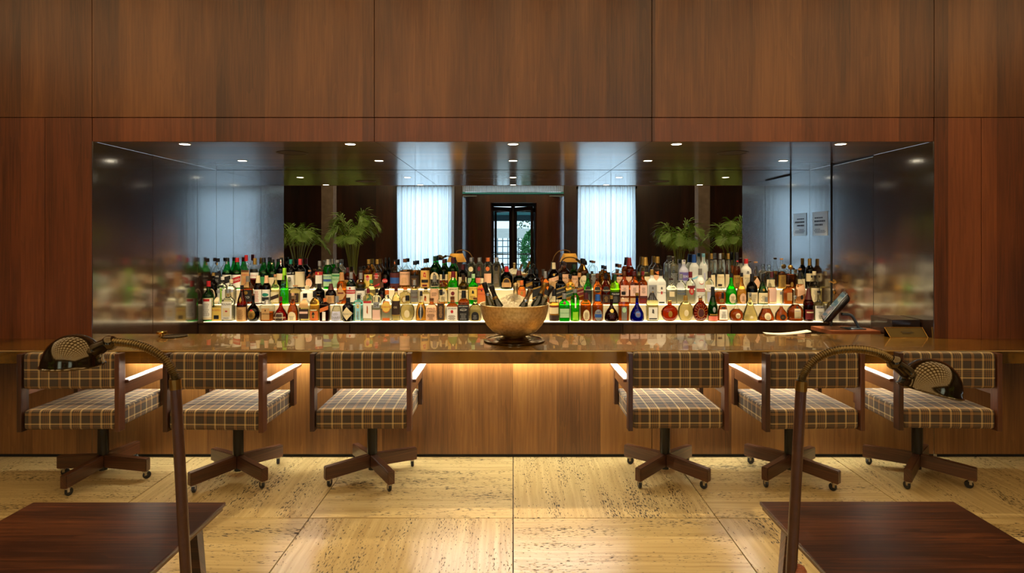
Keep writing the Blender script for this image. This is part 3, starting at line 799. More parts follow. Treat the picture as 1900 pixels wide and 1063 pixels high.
# ---------------------------------------------------------------- gooseneck lamps
M_BRONZE = plain('dark bronze lacquer', rgb(80, 66, 40), 0.13, 0.9, coat=0.4)
M_NECK = plain('gooseneck metal', rgb(128, 108, 70), 0.3, 1.0)
M_LEATH = plain('red brown leather sleeve', rgb(70, 40, 29), 0.35, coat=0.4, noise=0.25, nscale=60)
DL = 1.65
def gooseneck(label, foot, collar, neck, sock, dome, tilt, R, knob=None):
    P = lambda q: at(q[0], q[1], DL)
    c = P(collar); f = P(foot); dirv = (c - f) / (c.z - f.z)
    b0 = f - dirv * (f.z - 0.02)
    t = thing('gooseneck_lamp', label, 'floor lamp', (b0.x, b0.y, 0))
    O = Vector((b0.x, b0.y, 0))
    lathe('base', [(0.0, 0.0), (0.125, 0.0), (0.125, 0.012), (0.11, 0.022), (0.03, 0.03), (0.018, 0.05), (0.0, 0.05)], M_BRONZE, t, 32)
    tube('pole', [b0 - O + Vector((0, 0, 0.0)), f - O, c - O], 0.0145, M_LEATH, t, 18)
    cd = dirv.normalized(); e = c + cd * 0.028
    tube('collar', [c - O, c - O + cd * 0.012, c - O + cd * 0.013, e - O], 0.0158, M_BRASSD, t, 18)
    path = bez([e] + [P(q) for q in neck], 480)
    ribs = round(sum((b - a).length for a, b in zip(path, path[1:])) / 0.0058)
    bm = bmesh.new(); bm_tube(bm, [p - O for p in path], lambda u: 0.0100 + 0.0018 * math.sin(u * 2 * PI * ribs), 12)
    from_bm('gooseneck', bm, M_NECK, t, True)
    s0, s1 = P(sock[0]), P(sock[1]); ax = (s1 - s0); ln = ax.length
    Q = Matrix.Translation(s0 - O) @ ax.to_track_quat('Z', 'Y').to_matrix().to_4x4()
    lathe('socket', [(0.0, -0.004), (0.014, -0.004), (0.018, 0.002), (0.021, 0.006), (0.021, 0.014), (0.0185, 0.018), (0.019, ln * 0.75), (0.024, ln * 0.78), (0.026, ln), (0.0, ln)], M_BRONZE, t, 24, Q)
    D = Matrix.Translation(P(dome) - O) @ Matrix.Rotation(tilt, 4, 'Y')
    prof = []
    for k in range(19):
        a = PI / 2 * k / 18
        prof.append((R * math.cos(a) ** 0.92 if k < 18 else 0.0, R * 1.16 * math.sin(a)))
    inner = [(max(r - 0.0025, 0.0), z - 0.0025 if k else z) for k, (r, z) in enumerate(prof)]
    lip = [(R - 0.003, 0.0), (R + 0.003, -0.002), (R + 0.004, 0.001), (R + 0.001, 0.003)]
    bm = bmesh.new(); bm_lathe(bm, lip + prof[1:], 40, D)
    o = from_bm('lamp_shade', bm, M_BRONZE, t, True); sharp(o)
    bm = bmesh.new(); bm_lathe(bm, inner[1:] [::-1] + [(R - 0.003, 0.0)], 40, D)
    bmesh.ops.delete(bm, geom=[f_ for f_ in bm.faces if len(f_.verts) > 4], context='FACES')
    from_bm('shade_lining', bm, plain('shade lining', rgb(170, 150, 110), 0.4), t, True)
    lathe('bulb', [(0.0, 0.01), (0.02, 0.014), (0.028, 0.035), (0.016, 0.06), (0.013, 0.075), (0.0, 0.075)], plain('frosted bulb', rgb(230, 226, 214), 0.3), t, 16, D)
    if knob:
        k = P(knob) - O
        lathe('knob', [(0.0, -0.012), (0.016, -0.01), (0.021, 0.0), (0.016, 0.01), (0.0, 0.012)], plain('orange brown leather knob', rgb(150, 84, 50), 0.6, bump=0.5, nscale=90), t, 18, Matrix.Translation(k))
gooseneck('dark bronze gooseneck lamp with dome shade bent left, left foreground', (345, 1063), (326, 722),
          [(321, 690), (305, 666), (278, 648), (245, 638), (208, 634)], ((210, 633), (166, 655)), (135, 677), 0.02, 0.0735)
gooseneck('dark bronze gooseneck lamp with tilted dome bent right, right foreground', (1468, 1063), (1486, 725),
          [(1492, 692), (1512, 668), (1545, 652), (1590, 648), (1630, 655), (1656, 669)], ((1654, 668), (1694, 700)), (1724, 725), 0.22, 0.077, knob=(1482, 1058))

# ---------------------------------------------------------------- things on and behind the bar
# champagne bowl
def hammered(name):
    m, nt, b, N, L = new_mat(name)
    tc = N.new('ShaderNodeTexCoord')
    n = N.new('ShaderNodeTexNoise'); n.inputs['Scale'].default_value = 60; n.inputs['Detail'].default_value = 4
    L.new(tc.outputs['Object'], n.inputs['Vector'])
    rp = N.new('ShaderNodeValToRGB'); e = rp.color_ramp.elements
    e[0].position = 0.3; e[0].color = c4(rgb(204, 182, 134)); e[1].position = 0.65; e[1].color = c4(rgb(240, 224, 184))
    L.new(n.outputs['Fac'], rp.inputs['Fac']); L.new(rp.outputs['Color'], b.inputs['Base Color'])
    b.inputs['Metallic'].default_value = 0.9; b.inputs['Roughness'].default_value = 0.4
    v = N.new('ShaderNodeTexVoronoi'); v.inputs['Scale'].default_value = 130; L.new(tc.outputs['Object'], v.inputs['Vector'])
    bp = N.new('ShaderNodeBump'); bp.inputs['Strength'].default_value = 0.25; bp.inputs['Distance'].default_value = 0.002
    L.new(v.outputs['Distance'], bp.inputs['Height']); L.new(bp.outputs['Normal'], b.inputs['Normal'])
    return m
M_HAM = hammered('frosted golden metal')
BX, BY = (954.5 - CX) * 3.99 / F, 3.99
bowl = thing('champagne_bowl', 'large golden metal champagne bowl on a round foot, centre of the bar', 'bowl', (BX, BY, ZB))
prof = [(0.072, 0.03), (0.078, 0.036), (0.11, 0.044), (0.15, 0.068), (0.185, 0.105), (0.21, 0.15), (0.226, 0.2), (0.232, 0.245), (0.236, 0.249), (0.234, 0.252), (0.228, 0.25),
        (0.221, 0.2), (0.205, 0.152), (0.18, 0.109), (0.146, 0.073), (0.108, 0.05), (0.0, 0.046), (0.0, 0.03)]
lathe('basin', prof, M_HAM, bowl, 56)
foot = [(0.0, 0.0), (0.198, 0.0), (0.206, 0.004), (0.206, 0.009), (0.19, 0.012), (0.186, 0.008), (0.13, 0.012), (0.126, 0.016), (0.108, 0.017), (0.104, 0.021), (0.088, 0.022), (0.08, 0.026), (0.074, 0.034), (0.0, 0.034)]
lathe('foot', foot, plain('dark polished foot', rgb(120, 96, 62), 0.14, 1.0), bowl, 56)
# crushed ice
v, f = [], []
NI, NR = 64, 22
random.seed(4)
for j in range(NR + 1):
    r = 0.222 * j / NR
    for i in range(NI):
        a = 2 * PI * i / NI
        z = 0.207 + 0.105 * max(0, 1 - (r / 0.2) ** 2) * (0.75 + 0.25 * math.cos(a - 1.7)) + (random.uniform(-0.010, 0.010) if j < NR else -0.01)
        v.append((r * math.cos(a), r * math.sin(a), z))
for j in range(NR):
    for i in range(NI):
        a, b = j * NI + i, j * NI + (i + 1) % NI
        f.append((a, b, b + NI, a + NI))
f.append(tuple(range(NR * NI, NR * NI + NI)))
M_ICE = milky('crushed ice', rgb(226, 214, 184), 0.35, 0.2)
ice = from_py('crushed_ice', v, f, M_ICE, None, False, (BX, BY, ZB)); tag(ice, 'mound of crushed ice in the golden bowl', 'ice'); ice['kind'] = 'stuff'
# champagne bottles in the ice
def champ(label, tip, tipd, low, lowd, glass, foil, band, foil_frac=0.28):
    a, b = at(tip[0], tip[1], tipd), at(low[0], low[1], lowd)
    ax = (a - b).normalized(); L_ = 0.30; base = a - ax * L_
    t = thing('champagne_bottle', label, 'bottle', base, 'champagne bottles in the ice bowl')
    Q = ax.to_track_quat('Z', 'Y').to_matrix().to_4x4()
    body = [(0.0, 0.008), (0.018, 0.002), (0.036, 0.0), (0.04, 0.006), (0.04, 0.12), (0.035, 0.155), (0.024, 0.19), (0.0165, 0.215), (0.014, 0.24), (0.0, 0.24)]
    lathe('glass', body, glass, t, 22, Q)
    lathe('foil', [(0.0, 0.212), (0.0178, 0.212), (0.0152, 0.238), (0.0145, 0.262), (0.0175, 0.268), (0.0178, 0.29), (0.0165, 0.299), (0.0, 0.301)], foil, t, 20, Q)
    lathe('neck_band', [(0.0187, 0.207), (0.0192, 0.211), (0.0172, 0.226), (0.0167, 0.226)], band, t, 20, Q, close=True)
M_CG = plain('dark champagne glass', rgb(22, 26, 14), 0.08, coat=1.0)
M_CG2 = plain('olive champagne glass', rgb(60, 54, 22), 0.08, coat=1.0)
M_FBK, M_FSI, M_FGO, M_FBR = plain('black foil', rgb(20, 17, 15), 0.3), plain('silver gold foil', rgb(196, 176, 130), 0.3, 1.0), plain('gold foil', rgb(176, 134, 64), 0.3, 1.0), plain('bronze foil', rgb(150, 124, 90), 0.28, 1.0)
champ('champagne bottle with black top and silver neck, leaning furthest left', (898, 524), 3.97, (911, 566), 3.96, M_CG2, M_FBK, M_CHROME)
champ('champagne bottle with all black foil leaning left in the ice', (911, 530), 3.90, (924, 567), 3.90, M_CG, M_FBK, M_FGO)
champ('upright champagne bottle with silver foil at the back of the ice', (956, 526), 4.06, (957, 556), 4.03, M_CG, M_FSI, M_FSI)
champ('champagne bottle with bronze neck foil leaning right of the ice mound', (985, 536), 3.89, (972, 567), 3.89, M_CG, M_FBR, M_CHROME)
champ('champagne bottle with gold cap and black neck leaning right', (1012, 525), 3.93, (996, 565), 3.93, M_CG, M_FGO, M_FBK)
champ('champagne bottle with black cap leaning furthest right over the rim', (1025, 531), 4.02, (1008, 560), 4.01, M_CG2, M_FBK, M_FSI)
random.seed(31)

# brass tent sign with engraved script
M_SIGN = plain('dull brass plate', rgb(92, 74, 36), 0.4, 0.8)
t = thing('tent_sign', 'small brass tent sign with engraved script at the right of the bar', 'sign', ((1683 - CX) * 4.11 / F, 4.105, ZB))
bm = bmesh.new()
w0, w1 = 0.140, 0.128
pts = [(-w0 + 0.02, -0.0, 0.0), (w0, 0.0, 0.0), (w1 - 0.005, 0.035, 0.066), (-w0 - 0.0, 0.035, 0.066)]
vs = [bm.verts.new(p) for p in pts]; bm.faces.new(vs)
vb = [bm.verts.new(p) for p in ((-w0 + 0.02, 0.07, 0.0), (w0, 0.07, 0.0))]; bm.faces.new((vs[3], vs[2], vb[1], vb[0]))
o = from_bm('plate', bm, M_SIGN, t); o.modifiers.new('thick', 'SOLIDIFY').thickness = 0.003
bm = bmesh.new()
nrm = Vector((0, -0.066, 0.035)).normalized()
def on_plate(x, k): return Vector((x, 0.035 * k, 0.066 * k)) + nrm * 0.0035
sc = [on_plate(-0.035 + 0.085 * i / 60 + 0.007 * math.sin(i * 0.9), 0.48 + (0.13 if i % 17 > 10 else 0.07) * math.sin(i * 0.9 + 1.3) + (0.16 * math.exp(-(i - 4) ** 2 / 9))) for i in range(61)]
bm_tube(bm, sc, 0.0011, 5)
bm_tube(bm, [on_plate(-0.015 + 0.05 * i / 20, 0.74 + 0.03 * math.sin(i * 1.6)) for i in range(21)], 0.0008, 5)
from_bm('engraving', bm, plain('engraved dark', rgb(56, 44, 22), 0.5), t)
bm = bmesh.new()
for a, b in zip(pts, pts[1:] + pts[:1]): bm_tube(bm, [Vector(a) + nrm * 0.003, Vector(b) + nrm * 0.003], 0.0016, 6)
from_bm('raised_border', bm, M_GOLD, t)
# dark box behind the sign
o = box('dark_box', 0.0, 0.2, 0.0, 0.25, 0.001, 0.113, plain('near black wood', rgb(34, 20, 15), 0.3, coat=0.4), None, bevel=0.003, loc=((1655 - CX) * 4.19 / F, 4.19, ZB))
tag(o, 'dark wooden box behind the brass tent sign', 'box')
# wooden ledge and touch screen
t = thing('service_ledge', 'orange brown wooden ledge behind the bar top under the screen', 'ledge', ((1575 - CX) * 4.45 / F, 4.45, 0))
bm = bmesh.new()
vs = [(-0.225, 0.12), (0.055, 0.12), (0.235, -0.13), (-0.20, -0.13)]
lo = [bm.verts.new((x, y, 0.80)) for x, y in vs]; hi = [bm.verts.new((x, y, 0.828)) for x, y in vs]
bm.faces.new(hi); bm.faces.new(lo[::-1])
for i in range(4): bm.faces.new((lo[i], lo[(i + 1) % 4], hi[(i + 1) % 4], hi[i]))
from_bm('ledge_board', bm, wood('orange wood', rgb(110, 58, 30), rgb(140, 76, 42), rgb(166, 96, 58), axis=0, rough=0.35, coat=0.4), t)
box('ledge_support', -0.19, 0.05, -0.08, 0.10, 0.0, 0.80, M_DARKW, t)
lx = (1575 - CX) * 4.45 / F
t = thing('touch_screen', 'tilted black point of sale touch screen behind the bar, seen from the side', 'monitor', (lx - 0.02, 4.48, 0.829))
nv = Vector((-0.72, 0.33, 0.60)).normalized(); wv = Vector((0.42, 0.91, 0.0)); wv = (wv - nv * wv.dot(nv)).normalized(); uvz = wv.cross(nv)
if uvz.z < 0: wv = -wv; uvz = -uvz
Q = Matrix.Translation((-0.075, 0.0, 0.152)) @ Matrix((wv, nv, uvz)).transposed().to_4x4()
# housing: local x width, y depth (screen faces +y), z height
bm = bmesh.new(); bm_box(bm, -0.15, 0.15, -0.035, 0.012, -0.125, 0.145)
for v_ in bm.verts:
    if v_.co.y < 0: v_.co.x *= 0.85; v_.co.z = v_.co.z * 0.82
bmesh.ops.bevel(bm, geom=list(bm.edges), offset=0.008, segments=3, affect='EDGES'); bm.transform(Q)
from_bm('housing', bm, plain('matte black plastic', rgb(24, 25, 28), 0.35), t, True)
box('screen', -0.135, 0.135, 0.0122, 0.014, -0.108, 0.128, plain('screen glass', rgb(60, 80, 86), 0.06, coat=1.0, emit=rgb(120, 150, 150), estr=0.6), t, M=Q)
bm = bmesh.new()
bm_tube(bm, bez([(-0.05, -0.06, 0.11), (0.02, -0.06, 0.10), (0.06, -0.06, 0.04), (0.08, -0.06, 0.0)], 16), 0.011, 8)
bm_box(bm, -0.02, 0.11, -0.10, 0.02, 0.0, 0.006)
from_bm('stand', bm, plain('blue grey stand', rgb(70, 84, 100), 0.35, 0.5), t, True)
# folded paper
t = at(1462, 620, 4.22)
bm = bmesh.new()
for k in range(2):
    z = 0.003 + 0.004 * k
    rows = []
    for i in range(13):
        u = i / 12; lift = 0.022 * max(0, u - 0.35) ** 1.5 * 2 + 0.012 * max(0, 0.25 - u) * 2
        rows.append([bm.verts.new(((u - 0.5) * 0.32, y + 0.01 * k, z + lift)) for y in (-0.015, 0.045)])
    for a, b in zip(rows, rows[1:]): bm.faces.new((a[0], b[0], b[1], a[1]))
o = from_bm('paper_sheet', bm, milky('white paper', rgb(236, 230, 212), 0.3, 0.8), None, False, (t.x, 4.215, ZB)); o.modifiers.new('thick', 'SOLIDIFY').thickness = 0.0006
tag(o, 'curled white sheet of paper lying on the right of the bar top', 'paper')
# brass bell-like stopper and thin tray at the left
t = thing('brass_stand', 'small brass knob stand with a thin tray on the left of the bar', 'knob', ((300 - CX) * 4.16 / F, 4.16, ZB))
lathe('knob', [(0.0, 0.0), (0.022, 0.0), (0.022, 0.003), (0.012, 0.006), (0.012, 0.018), (0.032, 0.02), (0.034, 0.024), (0.034, 0.034), (0.032, 0.036), (0.0, 0.036)], M_GOLD, t, 24)
lathe('tray', [(0.0, 0.0), (0.075, 0.0), (0.085, 0.004), (0.083, 0.006), (0.072, 0.002), (0.0, 0.002)], plain('thin dark tray', rgb(70, 60, 44), 0.15, 0.8), t, 32, Matrix.Translation((0.09, 0.0, 0)))
# notice on the right side wall
t = thing('wall_notice', 'white printed notice fixed to the right side wall', 'notice', (HW, 5.58, 1.53))
box('sheet', -0.004, -0.0005, -0.14, 0.13, 0.0, 0.225, plain('satin white sheet', rgb(226, 228, 232), 0.18, coat=0.8), t)
random.seed(12)
for z, h, n in ((0.162, 0.012, 5), (0.128, 0.017, 6), (0.094, 0.017, 5), (0.058, 0.006, 3), (0.046, 0.005, 7), (0.036, 0.005, 7), (0.026, 0.005, 6)):
    bm = bmesh.new(); y = 0.10 - random.uniform(0, 0.03)
    for k in range(n):
        w = random.uniform(0.018, 0.034)
        if y - w < -0.12: break
        bm_box(bm, -0.0046, -0.004, y - w, y, z, z + h); y -= w + 0.006
    from_bm('printed_line', bm, plain('grey blue print', rgb(70, 78, 100), 0.5), t)

# ---------------------------------------------------------------- bottles
GL = dict(clr=(.95, .96, .93), grn=(.10, .62, .20), dgr=(.05, .20, .06), blk=(.035, .03, .025), brn=(.50, .22, .07), dbr=(.17, .07, .03),
          oli=(.40, .42, .08), lime=(.50, .95, .10), blue=(.50, .86, .95), cob=(.06, .10, .75), tgr=(.10, .80, .12), amb=(.9, .55, .22))
LQ = dict(wat=(1, 1, .96), straw=(1, .93, .66), gold=(.95, .66, .26), amber=(.78, .33, .09), orange=(.90, .42, .14), pink=(.98, .66, .48),
          red=(.65, .06, .04), brn=(.5, .18, .05), cob=(.1, .15, .9), grn=(.3, .95, .2))
PC = dict(white=(240, 236, 224), cream=(232, 214, 170), tan=(200, 156, 100), peach=(230, 180, 140), pink=(232, 190, 172), yellow=(232, 196, 90), gold=(196, 152, 70),
          orange=(214, 112, 48), red=(186, 34, 36), dred=(110, 24, 28), maroon=(78, 28, 30), black=(24, 22, 22), grey=(120, 116, 110), silver=(186, 184, 178),
          green=(60, 140, 80), pgreen=(170, 206, 160), teal=(30, 130, 110), blue=(40, 84, 160), lblue=(140, 200, 220), purple=(84, 60, 120), brown=(96, 56, 30), dbrown=(52, 32, 22), lilac=(190, 190, 214), cork=(186, 134, 84), salmon=(236, 120, 96))
METALC = {'gold', 'silver'}
def paper(c):
    r = rgb(*PC[c])
    return plain('print ' + c, r, 0.4 if c in METALC else 0.6, 0.6 if c in METALC else 0.0)
def capm(c):
    return plain('cap ' + c, rgb(*PC[c]), 0.3, 0.7 if c in METALC else 0.0, coat=0.3) if c != 'glass' else thin_glass('stopper glass', (.9, .92, .9), 0.05, 2.5)
# profile: (height, radius) pairs, exponent of the cross section, depth ratio
SH = dict(
    wine=([(0, .9), (.02, 1), (.60, 1), (.67, .9), (.73, .55), (.78, .36), (.98, .34), (1, .35)], 2, 1),
    verm=([(0, .92), (.02, 1), (.48, 1), (.58, .9), (.70, .62), (.80, .42), (.98, .34), (1, .34)], 2, 1),
    spir=([(0, .93), (.02, 1), (.58, 1), (.66, .92), (.71, .7), (.76, .44), (.82, .36), (1, .36)], 2, 1),
    squa=([(0, .95), (.02, 1), (.60, 1), (.66, .93), (.71, .66), (.75, .42), (.82, .36), (1, .36)], 6, .8),
    sqsh=([(0, .95), (.03, 1), (.70, 1), (.76, .9), (.80, .55), (.83, .34), (1, .32)], 6, .75),
    cone=([(0, .95), (.03, 1), (.22, .97), (.45, .78), (.66, .48), (.76, .34), (1, .31)], 2, 1),
    bell=([(0, .86), (.04, .98), (.14, 1), (.28, .92), (.42, .66), (.54, .34), (.62, .22), (1, .2)], 2, .8),
    sqat=([(0, .62), (.05, .84), (.18, 1), (.34, 1), (.46, .86), (.56, .52), (.64, .27), (.72, .21), (1, .2)], 2, .8),
    disc=([(0, .42), (.04, .58), (.14, .82), (.32, 1), (.48, .99), (.62, .82), (.72, .52), (.78, .25), (1, .22)], 2, .38),
    oval=([(0, .5), (.06, .7), (.22, .95), (.38, 1), (.54, .93), (.68, .66), (.76, .35), (.82, .25), (1, .25)], 2, .42),
    tall=([(0, .95), (.02, 1), (.30, 1), (.52, .82), (.72, .52), (.84, .38), (1, .36)], 2, 1),
    slim=([(0, .95), (.02, 1), (.72, 1), (.78, .86), (.83, .55), (.87, .45), (1, .45)], 2, 1),
    lady=([(0, 1), (.02, 1), (.46, .98), (.50, .9), (.62, .66), (.76, .42), (.84, .34), (1, .32)], 2.6, .9),
    tri=([(0, .98), (.03, 1), (.34, .96), (.50, .74), (.62, .46), (.72, .26), (1, .2)], 2, .7),
    plump=([(0, .85), (.03, .97), (.15, 1), (.50, 1), (.60, .9), (.68, .62), (.75, .36), (.82, .28), (1, .28)], 2, .9),
)
